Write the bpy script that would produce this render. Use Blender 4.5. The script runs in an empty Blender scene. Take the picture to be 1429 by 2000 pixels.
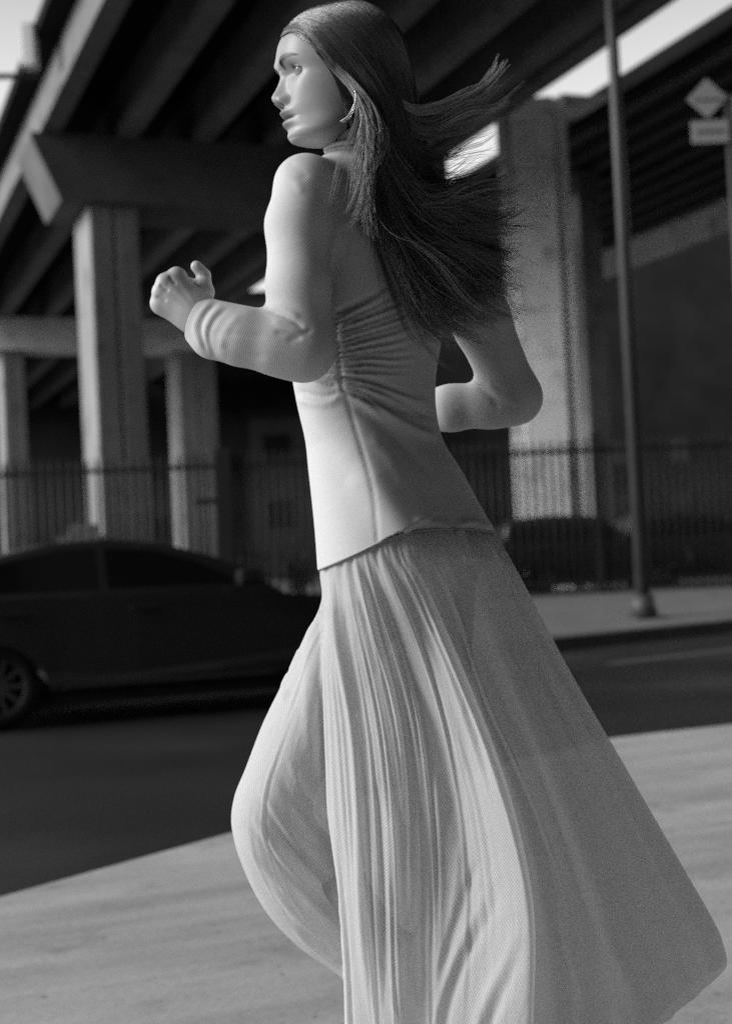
import bpy, bmesh, math, random
import numpy as np
from mathutils import Vector, Matrix

random.seed(7)
rng = np.random.default_rng(11)
scene = bpy.context.scene
COL = scene.collection

# ------------------------------------------------------------------ camera
F = 2800.0; CX = 714.5; CY = 1000.0
CAM_H = 1.05
YAW = math.radians(20.8); PITCH = math.atan(85.0 / F); ROLL = math.radians(-2.75)
CM = (Matrix.Rotation(-YAW, 4, 'Z') @ Matrix.Rotation(math.pi / 2 + PITCH, 4, 'X')
      @ Matrix.Rotation(ROLL, 4, 'Z'))
CM.translation = Vector((0, 0, CAM_H))
R3 = np.array(CM.to_3x3()); T3 = np.array(CM.translation)
cam = bpy.data.cameras.new('camera'); camo = bpy.data.objects.new('camera', cam)
COL.objects.link(camo); camo.matrix_world = CM; scene.camera = camo
cam.sensor_fit = 'VERTICAL'; cam.sensor_height = 36.0; cam.lens = F / 2000 * 36.0
cam.clip_start = 0.05; cam.clip_end = 3000
D0 = 2.15                                   # distance of the runner
cam.dof.use_dof = True; cam.dof.focus_distance = 2.10; cam.dof.aperture_fstop = 3.7

# ------------------------------------------------------------------ light
SUN_CAM = np.array([-0.88, 0.50, 0.20]); SUN_CAM = SUN_CAM / np.linalg.norm(SUN_CAM)
SD = R3 @ SUN_CAM
SUN_EL = math.asin(SD[2]); SUN_AZ = math.atan2(SD[0], SD[1])
w = bpy.data.worlds.new('World'); scene.world = w; w.use_nodes = True
nt = w.node_tree; bg = nt.nodes['Background']
sky = nt.nodes.new('ShaderNodeTexSky'); sky.sky_type = 'NISHITA'; sky.sun_disc = False
sky.sun_elevation = SUN_EL; sky.sun_rotation = SUN_AZ
sky.dust_density = 4.0; sky.air_density = 1.0
bw = nt.nodes.new('ShaderNodeRGBToBW')      # the place is on black-and-white film
nt.links.new(sky.outputs[0], bw.inputs[0])
tcw = nt.nodes.new('ShaderNodeTexCoord'); sep = nt.nodes.new('ShaderNodeSeparateXYZ'); nt.links.new(tcw.outputs['Generated'], sep.inputs[0])
hz = nt.nodes.new('ShaderNodeMapRange'); hz.interpolation_type = 'SMOOTHSTEP'      # a hazy day: bright low sky, dimmer zenith
hz.inputs['From Min'].default_value = .25; hz.inputs['From Max'].default_value = .62; hz.inputs['To Min'].default_value = 3.6; hz.inputs['To Max'].default_value = .06
nt.links.new(sep.outputs['Z'], hz.inputs['Value'])
mulw = nt.nodes.new('ShaderNodeMath'); mulw.operation = 'MULTIPLY'; nt.links.new(bw.outputs[0], mulw.inputs[0]); nt.links.new(hz.outputs[0], mulw.inputs[1])
nt.links.new(mulw.outputs[0], bg.inputs[0])
bg.inputs[1].default_value = 0.09
sun = bpy.data.lights.new('sun', 'SUN'); suno = bpy.data.objects.new('sun', sun); COL.objects.link(suno)
sun.energy = 2.0; sun.angle = math.radians(30); sun.color = (1, 1, 1)
suno.rotation_euler = Vector(SD).to_track_quat('Z', 'Y').to_euler(); suno.location = (-20, -5, 30)
vs = scene.view_settings
scene.display_settings.display_device = 'sRGB'
vs.view_transform = 'Standard'; vs.look = 'None'; vs.gamma = 1.0; vs.use_curve_mapping = False
vs.exposure = 0.30
scene.cycles.use_denoising = False                # the film's grain
scene.cycles.filter_width = 1.5; scene.cycles.use_adaptive_sampling = False; scene.cycles.use_light_tree = False
scene.cycles.sampling_pattern = 'TABULATED_SOBOL'
scene.cycles.max_bounces = 8; scene.cycles.diffuse_bounces = 1
scene.cycles.transparent_max_bounces = 16

# ------------------------------------------------------------------ helpers
def ray(px, py):
    return R3 @ np.array([(px - CX) / F, (CY - py) / F, -1.0])
def on_z(px, py, z):
    d = ray(px, py); t = (z - CAM_H) / d[2]; return T3 + d * t
def on_depth(px, py, dep):
    return T3 + ray(px, py) * dep
def on_y(px, py, y):
    d = ray(px, py); return T3 + d * (y / d[1])
def on_x(px, py, x):
    d = ray(px, py); return T3 + d * (x / d[0])
def project(p):
    q = R3.T @ (np.array(p) - T3); return (CX + F * q[0] / -q[2], CY - F * q[1] / -q[2], -q[2])

def tag(o, label=None, cat=None, group=None, kind=None):
    if label: o['label'] = label
    if cat: o['category'] = cat
    if group: o['group'] = group
    if kind: o['kind'] = kind
    return o
def empty(name, loc, label, cat, rz=0, group=None):
    o = bpy.data.objects.new(name, None); COL.objects.link(o)
    o.location = loc; o.rotation_euler = (0, 0, rz); o.empty_display_size = .2
    return tag(o, label, cat, group)
def np_mesh(name, V, faces, mat=None, parent=None, smooth=True, loc=None, mats=None, midx=None):
    V = np.asarray(V, np.float32); faces = np.asarray(faces, np.int32)
    me = bpy.data.meshes.new(name); n = faces.shape[1]
    me.vertices.add(len(V)); me.vertices.foreach_set('co', V.ravel())
    me.loops.add(faces.size); me.loops.foreach_set('vertex_index', faces.ravel())
    me.polygons.add(len(faces)); me.polygons.foreach_set('loop_start', np.arange(0, faces.size, n, dtype=np.int32))
    me.polygons.foreach_set('use_smooth', np.full(len(faces), smooth))
    for m in (mats or [mat]):
        me.materials.append(m)
    if midx is not None:
        me.polygons.foreach_set('material_index', np.asarray(midx, np.int32))
    me.update(calc_edges=True); me.validate()
    o = bpy.data.objects.new(name, me); COL.objects.link(o)
    if parent: o.parent = parent
    if loc is not None: o.location = loc
    return o
class MB:
    """collects simple solids into one mesh"""
    def __init__(s): s.bm = bmesh.new()
    def box(s, x0, x1, y0, y1, z0, z1, bev=0.0, M=None):
        vs_ = [s.bm.verts.new((x, y, z)) for x in (x0, x1) for y in (y0, y1) for z in (z0, z1)]
        fs = []
        for q in ((0, 1, 3, 2), (4, 6, 7, 5), (0, 4, 5, 1), (2, 3, 7, 6), (0, 2, 6, 4), (1, 5, 7, 3)):
            fs.append(s.bm.faces.new([vs_[i] for i in q]))
        if bev:
            es = list({e for f in fs for e in f.edges})
            r = bmesh.ops.bevel(s.bm, geom=es, offset=bev, segments=2, affect='EDGES', profile=.6)
            vs_ = list({v for v in vs_ if v.is_valid} | set(r['verts']))
        if M is not None: bmesh.ops.transform(s.bm, matrix=M, verts=vs_)
        return s
    def prism(s, pts, y0, y1, M=None, bev=0.0):
        """polygon (x,z) swept from y0 to y1"""
        a = [s.bm.verts.new((x, y0, z)) for x, z in pts]; b = [s.bm.verts.new((x, y1, z)) for x, z in pts]
        n = len(pts); fs = [s.bm.faces.new(a), s.bm.faces.new(b[::-1])]
        for i in range(n):
            fs.append(s.bm.faces.new((a[i], b[i], b[(i + 1) % n], a[(i + 1) % n])))
        vs_ = a + b
        if bev:
            es = list(set(fs[0].edges) | set(fs[1].edges))
            r = bmesh.ops.bevel(s.bm, geom=es, offset=bev, segments=3, affect='EDGES', profile=.6)
            vs_ = list({v for v in vs_ if v.is_valid} | set(r['verts']))
        if M is not None: bmesh.ops.transform(s.bm, matrix=M, verts=vs_)
        return s
    def cyl(s, p0, p1, r0, r1=None, n=16, cap=True):
        r1 = r0 if r1 is None else r1
        p0 = Vector(p0); p1 = Vector(p1); d = (p1 - p0).normalized()
        q = d.to_track_quat('Z', 'Y').to_matrix()
        A = [s.bm.verts.new(p0 + q @ Vector((r0 * math.cos(t), r0 * math.sin(t), 0))) for t in [2 * math.pi * i / n for i in range(n)]]
        B = [s.bm.verts.new(p1 + q @ Vector((r1 * math.cos(t), r1 * math.sin(t), 0))) for t in [2 * math.pi * i / n for i in range(n)]]
        for i in range(n):
            f = s.bm.faces.new((A[i], A[(i + 1) % n], B[(i + 1) % n], B[i])); f.smooth = True
        if cap:
            s.bm.faces.new(A[::-1]); s.bm.faces.new(B)
        return s
    def quad(s, *p):
        s.bm.faces.new([s.bm.verts.new(q) for q in p]); return s
    def build(s, name, mat, parent=None, loc=None):
        bmesh.ops.recalc_face_normals(s.bm, faces=s.bm.faces[:])
        me = bpy.data.meshes.new(name); s.bm.to_mesh(me); s.bm.free(); me.materials.append(mat)
        o = bpy.data.objects.new(name, me); COL.objects.link(o)
        if parent: o.parent = parent
        if loc is not None: o.location = loc
        return o

# ------------------------------------------------------------------ materials
def gmat(name, base, rough=.6, var=.0, scale=4.0, spec=.4, bump=0.0, bscale=40.0, metal=0.0, stretch=None, detail=6, coat=0.0):
    m = bpy.data.materials.new(name); m.use_nodes = True; nt = m.node_tree; b = nt.nodes['Principled BSDF']
    b.inputs['Roughness'].default_value = rough; b.inputs['Specular IOR Level'].default_value = spec
    b.inputs['Metallic'].default_value = metal; b.inputs['Coat Weight'].default_value = coat
    b.inputs['Base Color'].default_value = (base, base, base, 1)
    if var or bump:
        tc = nt.nodes.new('ShaderNodeTexCoord'); mp = nt.nodes.new('ShaderNodeMapping')
        nt.links.new(tc.outputs['Object'], mp.inputs[0])
        if stretch: mp.inputs['Scale'].default_value = stretch
    if var:
        n = nt.nodes.new('ShaderNodeTexNoise'); n.inputs['Scale'].default_value = scale; n.inputs['Detail'].default_value = detail
        n.inputs['Roughness'].default_value = .62
        nt.links.new(mp.outputs[0], n.inputs['Vector'])
        r = nt.nodes.new('ShaderNodeMapRange'); r.inputs['From Min'].default_value = .25; r.inputs['From Max'].default_value = .75
        r.inputs['To Min'].default_value = base * (1 - var); r.inputs['To Max'].default_value = base * (1 + var)
        nt.links.new(n.outputs['Fac'], r.inputs['Value']); nt.links.new(r.outputs[0], b.inputs['Base Color'])
    if bump:
        n2 = nt.nodes.new('ShaderNodeTexNoise'); n2.inputs['Scale'].default_value = bscale; n2.inputs['Detail'].default_value = 4
        nt.links.new(mp.outputs[0], n2.inputs['Vector'])
        bp = nt.nodes.new('ShaderNodeBump'); bp.inputs['Strength'].default_value = bump; bp.inputs['Distance'].default_value = .02
        nt.links.new(n2.outputs['Fac'], bp.inputs['Height']); nt.links.new(bp.outputs[0], b.inputs['Normal'])
    return m
M = {}
M['asphalt'] = gmat('asphalt', .012, .7, .75, .55, .25, .3, 60)
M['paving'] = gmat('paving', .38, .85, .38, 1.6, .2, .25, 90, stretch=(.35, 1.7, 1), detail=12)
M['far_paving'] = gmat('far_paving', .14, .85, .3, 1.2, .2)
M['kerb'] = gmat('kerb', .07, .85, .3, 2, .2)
M['earth'] = gmat('earth', .06, .9, .4, .6, .1)
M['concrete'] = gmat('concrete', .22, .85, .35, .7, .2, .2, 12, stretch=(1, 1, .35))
M['brightened_concrete'] = gmat('brightened_concrete', .75, .85, .2, .9, .2, .2, 12, stretch=(1, 1, .35))  # concrete tone raised to stand in for light on pier and edge beam
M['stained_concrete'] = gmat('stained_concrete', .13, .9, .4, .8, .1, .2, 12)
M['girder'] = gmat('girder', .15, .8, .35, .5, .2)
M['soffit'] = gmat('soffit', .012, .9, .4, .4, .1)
M['iron'] = gmat('iron', .012, .6, 0, 1, .3)
M['galv'] = gmat('galv', .05, .55, .3, 2, .4)
M['sign'] = gmat('sign', .33, .5)
M['sign_dark'] = gmat('sign_dark', .10, .5)
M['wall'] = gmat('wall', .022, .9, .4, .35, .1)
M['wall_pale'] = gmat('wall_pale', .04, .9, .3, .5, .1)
M['white_wall'] = gmat('white_wall', .7, .8, .1, 1)
M['paint'] = gmat('paint', .020, .35, 0, 1, .4, coat=.35)
M['glass'] = gmat('glass', .006, .08, 0, 1, .5)
M['tyre'] = gmat('tyre', .010, .8)
M['rim'] = gmat('rim', .16, .35, metal=.8)
M['chrome'] = gmat('chrome', .45, .2, metal=1)
M['lamp_glass'] = gmat('lamp_glass', .25, .15)
M['leaf'] = gmat('leaf', .07, .6, .5, 6)
M['twig'] = gmat('twig', .04, .8)
M['cabinet'] = gmat('cabinet', .22, .6, .2, 2)
M['line_paint'] = gmat('line_paint', .06, .8, .5, 3)
M['blocker_brick'] = gmat('blocker_brick', .035, .9, .35, 2, .1)

def add_specks(m, scale, lo, hi, dark):
    """stains and grit multiplied into a material's own colour"""
    nt = m.node_tree; b = nt.nodes['Principled BSDF']; src = b.inputs['Base Color'].links[0].from_socket
    tc = nt.nodes.new('ShaderNodeTexCoord'); n = nt.nodes.new('ShaderNodeTexNoise'); n.inputs['Scale'].default_value = scale; n.inputs['Detail'].default_value = 3
    nt.links.new(tc.outputs['Object'], n.inputs['Vector'])
    r = nt.nodes.new('ShaderNodeMapRange'); r.inputs['From Min'].default_value = lo; r.inputs['From Max'].default_value = hi; r.inputs['To Min'].default_value = 1; r.inputs['To Max'].default_value = dark
    nt.links.new(n.outputs['Fac'], r.inputs['Value']); mu = nt.nodes.new('ShaderNodeMath'); mu.operation = 'MULTIPLY'
    nt.links.new(src, mu.inputs[0]); nt.links.new(r.outputs[0], mu.inputs[1]); nt.links.new(mu.outputs[0], b.inputs['Base Color'])
add_specks(M['paving'], 26, .66, .74, .55); add_specks(M['paving'], 5, .58, .72, .78); add_specks(M['paving'], 1.1, .5, .72, .82)
add_specks(M['asphalt'], .45, .5, .68, 2.2)
for k_ in ('concrete', 'stained_concrete', 'brightened_concrete', 'girder'): add_specks(M[k_], 1.6, .55, .72, .6)
# ------------------------------------------------------------------ setting: ground
def sheet(name, pts, z, mat, thick=0.0, kind='structure'):
    bm = bmesh.new(); top = [bm.verts.new((x, y, z)) for x, y in pts]; bm.faces.new(top)
    if thick:
        bot = [bm.verts.new((x, y, z - thick)) for x, y in pts]; n = len(pts)
        for i in range(n): bm.faces.new((top[i], bot[i], bot[(i + 1) % n], top[(i + 1) % n]))
    bmesh.ops.recalc_face_normals(bm, faces=bm.faces[:])
    me = bpy.data.meshes.new(name); bm.to_mesh(me); bm.free(); me.materials.append(mat)
    o = bpy.data.objects.new(name, me); COL.objects.link(o)
    return tag(o, kind=kind)
sheet('ground', [(-900, -900), (900, -900), (900, 900), (-900, 900)], -.18, M['earth'])
sheet('road', [(-120, -30), (160, -30), (160, 60), (-120, 60)], -.15, M['asphalt'])
# near pavement with its curved corner
edge = [on_z(px, py, 0)[:2] for px, py in ((-700, 1960), (-350, 1853), (0, 1752), (230, 1688), (450, 1627), (700, 1562), (950, 1499), (1100, 1463), (1190, 1442), (1300, 1429), (1429, 1415), (1800, 1372), (2400, 1302))]
edge = [tuple(e) for e in edge]
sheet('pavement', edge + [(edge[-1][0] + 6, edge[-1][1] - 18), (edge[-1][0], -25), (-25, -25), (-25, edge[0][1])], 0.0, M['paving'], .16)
# far pavement: from its kerb to beyond the fence
k0 = on_z(1080, 1243, 0); k1 = on_z(1429, 1208, 0)
kd = (k1 - k0)[:2]; kd = kd / np.linalg.norm(kd); kn = np.array([-kd[1], kd[0]])
def kp(s, n): return tuple(k0[:2] + kd * s + kn * n)
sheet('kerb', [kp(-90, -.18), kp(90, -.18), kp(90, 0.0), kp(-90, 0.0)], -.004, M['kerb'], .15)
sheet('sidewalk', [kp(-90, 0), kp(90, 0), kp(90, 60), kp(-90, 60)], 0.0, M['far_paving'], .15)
a = on_z(1205, 1297, -.146); b = on_z(1429, 1271, -.146); d = (b - a)[:2]; d /= np.linalg.norm(d); n_ = np.array([-d[1], d[0]])
p_ = [a[:2], b[:2] + d * 8, b[:2] + d * 8 + n_ * .25, a[:2] + n_ * .25]
sheet('road_line', [tuple(q) for q in p_], -.146, M['line_paint'])

# ------------------------------------------------------------------ viaduct over the yard
ZB = CAM_H + 10.0            # underside of the girders
gx = [on_z(px, 285, ZB)[0] for px in (85, 232, 388, 535)]
capY = on_z(232, 285, ZB)[1]
step = (gx[3] - gx[0]) / 3
edgeX = on_z(1195, 70, ZB)[0]
xs = []
x = gx[0]
while x < edgeX - .3:
    xs.append(x); x += step
xs.append(edgeX)
print('viaduct', gx, capY, edgeX, len(xs))
via = empty('viaduct', (xs[0], capY, 0), 'dark elevated road deck overhead on rows of girders and tall concrete columns', 'viaduct')
ox, oy = xs[0], capY
y0v, y1v = -20.0, 150.0
for i, x in enumerate(xs):
    hw = .235
    MB().box(x - hw - ox, x + hw - ox, y0v - oy, y1v - oy, ZB, ZB + .25).box(x - .09 - ox, x + .09 - ox, y0v - oy, y1v - oy, ZB + .25, ZB + 1.3).build('girder', M['girder'], via)
lx = on_z(36, 155, ZB + 1.302)[0]
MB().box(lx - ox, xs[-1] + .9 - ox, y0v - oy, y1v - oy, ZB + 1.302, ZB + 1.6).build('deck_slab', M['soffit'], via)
MB().box(xs[-1] + .902 - ox, xs[-1] + 1.15 - ox, y0v - oy, y1v - oy, ZB + .95, ZB + 2.6).build('parapet', M['concrete'], via)
# first bent
def bent(Yc, cols, xl, xr, zt, zb, thick=1.5, mat='concrete', cut=.4):
    cap = MB()
    cap.prism([(xl - ox, zt), (xr - ox, zt), (xr - ox, zb), (xl + cut - ox, zb), (xl - ox, zt - .12)], Yc - .75 - oy, Yc - .75 + thick - oy)
    cap.build('bent_cap', M['stained_concrete'] if thick > 2 else M['brightened_concrete'], via)
    for (cx, cw) in cols:
        c = MB()
        hw = cw / 2
        fy = Yc - .6 - oy
        c.box(cx - hw - ox, cx - hw * .02 - ox, fy, fy + 2.0, -.1, zb - .002, .05)
        c.box(cx + hw * .06 - ox, cx + hw - ox, fy, fy + 2.0, -.1, zb - .002, .05)
        c.box(cx - hw * .02 - .04 - ox, cx + hw * .06 + .04 - ox, fy + .07, fy + 1.9, -.1, zb - .004)
        c.build('column', M[mat], via)
zt = ZB - .003; capz = on_y(140, 408, capY)[2]
colL = on_y(186, 700, capY - .6)[0]; colR = on_y(283, 700, capY - .6)[0]
capxl = on_y(62, 295, capY - .75)[0]; capxb = on_y(120, 405, capY - .75)[0]
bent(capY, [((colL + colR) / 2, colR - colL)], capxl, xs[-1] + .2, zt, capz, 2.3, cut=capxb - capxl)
Y2 = on_z(300, 630, ZB)[1]; capz2 = on_y(300, 690, Y2)[2]
c2 = [((on_y(a, 800, Y2 - .6)[0] + on_y(b, 800, Y2 - .6)[0]) / 2, on_y(b, 800, Y2 - .6)[0] - on_y(a, 800, Y2 - .6)[0]) for a, b in ((8, 52), (352, 424))]
bent(Y2, c2, on_y(-60, 660, Y2)[0], xs[-1] + .2, zt, capz2)
# tall column under the right edge, light put into its colour, with a capital
Dr = 36.0
pl = on_depth(1012, 600, Dr); pr = on_depth(1140, 600, Dr)
cyr = (pl[1] + pr[1]) / 2 + .5
xl_ = on_y(1014, 620, cyr - .6)[0]; xr_ = on_y(1140, 620, cyr - .6)[0]
ztop = on_y(1090, 130, cyr - .6)[2]; zc_ = on_y(1090, 187, cyr - .6)[2]
c = MB(); wv = (xr_ - xl_) * .97; hv_ = wv / 2
SK_ = Matrix.Translation(((xl_ + xr_) / 2 - ox, cyr - oy, 0)) @ Matrix.Rotation(math.radians(-27), 4, 'Z')      # pier turned off square so its front face catches the sun
c.box(-hv_, -hv_ * .60, -.45, .5, -.1, ZB + 1.3, .05, SK_)
zj = -.1
while zj < ZB + 1.2:
    c.box(-hv_ * .60 - .01, hv_ * .62, -.60, .5, zj, min(zj + 1.18, ZB + 1.3), .035, SK_); zj += 1.182
c.box(hv_ * .62 - .01, hv_, -.45, .5, -.1, ZB + 1.3, .05, SK_)
c.build('column', M['brightened_concrete'], via)
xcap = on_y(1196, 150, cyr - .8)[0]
MB().box(xl_ + wv * .8 + .003 - ox, xcap - ox, cyr - .8 - oy, cyr + .8 - oy, zc_, ZB + 1.3).build('bent_cap', M['brightened_concrete'], via)

# ------------------------------------------------------------------ second road bridge, right
def rayX(px, py, z): return on_z(px, py, z)[0]
Z2 = CAM_H + 11.5
xa = on_z(1215, 175, Z2)[0]
rb = empty('road_bridge', (xa, 25, 0), 'lower dark road bridge on close girders at the right, beyond the bright column', 'bridge')
ox2, oy2 = xa, 25
zp = None
# parapet: its top shows against the sky
topz = on_x(1215, 157, xa)[2]
ybr0, ybr1 = -5.0, 160.0
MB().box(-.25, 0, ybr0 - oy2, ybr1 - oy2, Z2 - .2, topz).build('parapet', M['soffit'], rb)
xb = on_z(1233, 450, Z2)[0]
print('bridge', xa, xb, topz - Z2)
ng = 9
for i in range(ng):
    x = (xb - xa) * (i + .4) / ng
    MB().box(x - .16, x + .16, ybr0 - oy2, ybr1 - oy2, Z2 - .45, Z2 - .005).build('girder', M['galv'], rb)
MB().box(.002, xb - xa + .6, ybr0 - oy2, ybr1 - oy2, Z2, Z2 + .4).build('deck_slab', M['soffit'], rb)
zb2 = on_x(1233, 516, xb)[2]
f = MB().box(xb - xa, xb - xa + .45, on_x(1135, 520, xb)[1] * 0 + ybr0 - oy2, ybr1 - oy2, zb2, Z2 - .35).build('edge_beam', M['brightened_concrete'], rb)  # the beam's lit look is put into its brightened colour
rail = MB().box(xb - xa - .05, xb - xa + .02, ybr0 - oy2, ybr1 - oy2, Z2 - .30, Z2 - .22)
o = rail.build('service_pipe', M['galv'], rb)
for px in (1180, 1245, 1320, 1412):
    q = on_x(px, 470 - (px - 1180) * .33, xb)
    MB().box(xb - xa - .16, xb - xa - .003, q[1] - .12 - oy2, q[1] + .12 - oy2, Z2 - .42, Z2 - .12, .02).build('pipe_bracket', M['brightened_concrete'], rb)
# its abutment pier behind the pole
pA = on_depth(1146, 700, 42); pB = on_depth(1196, 700, 42)
MB().box(pA[0] - ox2, pB[0] - ox2, pA[1] - oy2, pA[1] + 1.5 - oy2, -.1, Z2 - .46).build('pier', M['girder'], rb)

# ------------------------------------------------------------------ dark buildings closing the yard
def block(name, px0, px1, ytop, dep, depth, mat, label, band=None):
    p0 = on_depth(px0, 1000, dep); p1 = on_depth(px1, 1000, dep)
    z = on_depth((px0 + px1) / 2, ytop, dep)[2]
    v = (p1 - p0)[:2]; L = np.linalg.norm(v); rz = math.atan2(v[1], v[0])
    e = empty(name, (p0[0], p0[1], 0), label, 'building', rz)
    MB().box(0, L, 0, depth, -.1, z).build('wall', mat, e)
    MB().box(-.15, L + .15, -.15, depth + .15, z + .002, z + .35).build('roof', M['soffit'], e)
    for fl in range(2):
        nwin = max(2, int(L / 4))
        for k in range(nwin):
            cx = L * (k + .5) / nwin; zz = 2.6 + fl * 3.4
            if zz + 1.8 < z - .3:
                wf = MB().box(cx - .75, cx + .75, -.06, .05, zz, zz + 1.6, .02).build('window', M['wall_pale'], e)
                MB().box(cx - .65, cx + .65, -.075, -.062, zz + .1, zz + 1.5).build('pane', M['glass'], wf)
    return e
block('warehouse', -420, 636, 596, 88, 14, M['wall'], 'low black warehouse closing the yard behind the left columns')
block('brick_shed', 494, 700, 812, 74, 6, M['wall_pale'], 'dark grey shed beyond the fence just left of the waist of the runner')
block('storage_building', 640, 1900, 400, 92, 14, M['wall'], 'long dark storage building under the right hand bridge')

# ------------------------------------------------------------------ iron fence
fa = on_depth(-330, 1000, 29.3); fb = on_depth(1700, 1000, 31.2)
fv = (fb - fa)[:2]; FL = np.linalg.norm(fv); frz = math.atan2(fv[1], fv[0])
fence = empty('iron_fence', (fa[0], fa[1], 0), 'tall black spiked iron fence along the far pavement', 'fence', frz)
zr = on_depth(700, 897, 30.2)[2]
posts = sorted([on_depth(px, 1000, 30.2)[:2] for px in (-330, -180, 5, 440, 690, 860, 1178, 1560, 1700)], key=lambda q: q[0])
ps = [float(np.dot(q - fa[:2], fv / FL)) for q in posts]
for k in range(len(ps) - 1):
    m = MB(); s0, s1 = ps[k], ps[k + 1]; n = max(2, int(round((s1 - s0) / .185)))
    for i in range(1, n):
        s = s0 + (s1 - s0) * i / n
        m.cyl((s, 0, .12), (s, 0, zr + .16), .037, n=6); m.cyl((s, 0, zr + .16), (s, 0, zr + .27), .034, .003, n=6)
    m.build('picket_panel', M['iron'], fence)
    for z_ in (.22, zr - .06):
        MB().box(s0 + .02, s1 - .02, -.035, .035, z_, z_ + .09).build('rail', M['iron'], fence)
for k, s in enumerate(ps):
    big = .16 if k == 3 else .07
    MB().box(s - big, s + big, -big, big, -.02, zr + .35, .01).build('post', M['iron'], fence)
s = ps[3]
MB().box(s - .62, s - .162, -.05, .05, on_depth(420, 984, 30.2)[2], on_depth(420, 974, 30.2)[2]).build('latch_arm', M['iron'], fence)
MB().box(0, FL, .05, .35, -.02, .10).build('plinth', M['kerb'], fence)

# ------------------------------------------------------------------ pole on the far pavement
pb = on_z(1257, 1208, 0)
pole = empty('street_pole', (pb[0], pb[1], 0), 'tall thin dark steel pole standing on the far pavement near its kerb', 'pole')
MB().cyl((0, 0, .32), (0, 0, 13.5), .10, .064, n=20).build('shaft', M['galv'], pole)
MB().cyl((0, 0, .02), (0, 0, .33), .20, .15, n=20).build('base_cover', M['galv'], pole)
MB().box(-.26, .26, -.26, .26, 0.0, .03, .005).build('base_plate', M['galv'], pole)

# ------------------------------------------------------------------ warning sign hung on the bridge edge
sd = 19.0
sp = on_depth(1427, 380, sd)
sg = empty('warning_sign', (sp[0], sp[1], 0), 'pale diamond warning sign above a small plate on a mast at the right edge', 'sign', -YAW)
def sl(px, py):  # point in the sign's own plane
    q = on_depth(px, py, sd) - np.array([sp[0], sp[1], 0]); c_, s_ = math.cos(YAW), math.sin(YAW)
    return (q[0] * c_ - q[1] * s_, q[2])
MB().cyl((sl(1428, 300)[0], 0.06, -.15), (sl(1428, 300)[0], .06, sl(1428, 180)[1]), .045, n=12).build('mast', M['galv'], sg)
dc = sl(1381, 190); hr = abs(sl(1342, 190)[0] - dc[0])
MB().prism([(dc[0] - hr, dc[1]), (dc[0], dc[1] + hr), (dc[0] + hr, dc[1]), (dc[0], dc[1] - hr)], -.01, .01).build('diamond_plate', M['sign'], sg)
arc = [(dc[0] + .7 * hr * math.cos(t), dc[1] - .12 * hr + .6 * hr * math.sin(t)) for t in [math.pi + math.pi * i / 12 for i in range(13)]]
MB().prism([(dc[0] - .7 * hr, dc[1] - .02 * hr), (dc[0] + .7 * hr, dc[1] - .02 * hr), (dc[0] + .7 * hr, dc[1] - .14 * hr), (dc[0] - .7 * hr, dc[1] - .14 * hr)], -.016, -.011).build('symbol', M['sign_dark'], sg)
a = sl(1350, 236); b = sl(1424, 276)
MB().box(a[0], b[0], -.01, .01, b[1], a[1]).build('text_plate', M['sign'], sg)
MB().box(a[0] + .06, b[0] - .06, -.016, -.011, (a[1] + b[1]) / 2 - .02, (a[1] + b[1]) / 2 + .02).build('symbol', M['sign_dark'], sg)
MB().box(sl(1421, 0)[0], sl(1424, 0)[0] + .5, .03, .05, sl(1421, 378)[1], sl(1421, 183)[1]).build('back_panel', M['sign'], sg)

# ------------------------------------------------------------------ lamp arm upper left
ld = 30.0
lp = on_depth(-160, 1000, ld)
lamp = empty('street_lamp', (lp[0], lp[1], 0), 'street lamp arm with a wide head poking in at the upper left corner', 'street lamp', -YAW)
def ll(px, py):
    q = on_depth(px, py, ld) - np.array([lp[0], lp[1], 0]); c_, s_ = math.cos(YAW), math.sin(YAW)
    return (q[0] * c_ - q[1] * s_, q[2])
a = ll(-160, 140); b = ll(66, 140)
MB().cyl((0, 0, -.05), (0, 0, ll(0, 90)[1]), .13, .09, n=16).build('pole', M['galv'], lamp)
MB().cyl((0, 0, a[1]), (b[0], 0, b[1]), .07, .06, n=12).build('arm', M['galv'], lamp)
hd = ll(54, 110)
MB().box(hd[0] - .16, hd[0] + .14, -.2, .2, ll(0, 128)[1], ll(0, 40)[1], .05).build('lamp_head', M['white_wall'], lamp)

# ------------------------------------------------------------------ unseen blocks added behind and right of the camera to hold off sky light
def blocker_building(x0, x1, y0, y1, z, label):
    e = empty('sky_blocker', (x0, y0, 0), label, 'building')
    MB().box(0, x1 - x0, 0, y1 - y0, -.1, z).build('wall', M['blocker_brick'], e)
    MB().box(-.12, x1 - x0 + .12, -.12, y1 - y0 + .12, z + .002, z + .5).build('roof', M['soffit'], e)
    return e
blocker_building(3.6, 22, -24, 3.4, 34, 'unseen dark block right of the pavement, added to hold off sky light')
blocker_building(-60, 3.4, -24, -6, 38, 'unseen dark block behind the pavement, added to hold off sky light')
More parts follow.
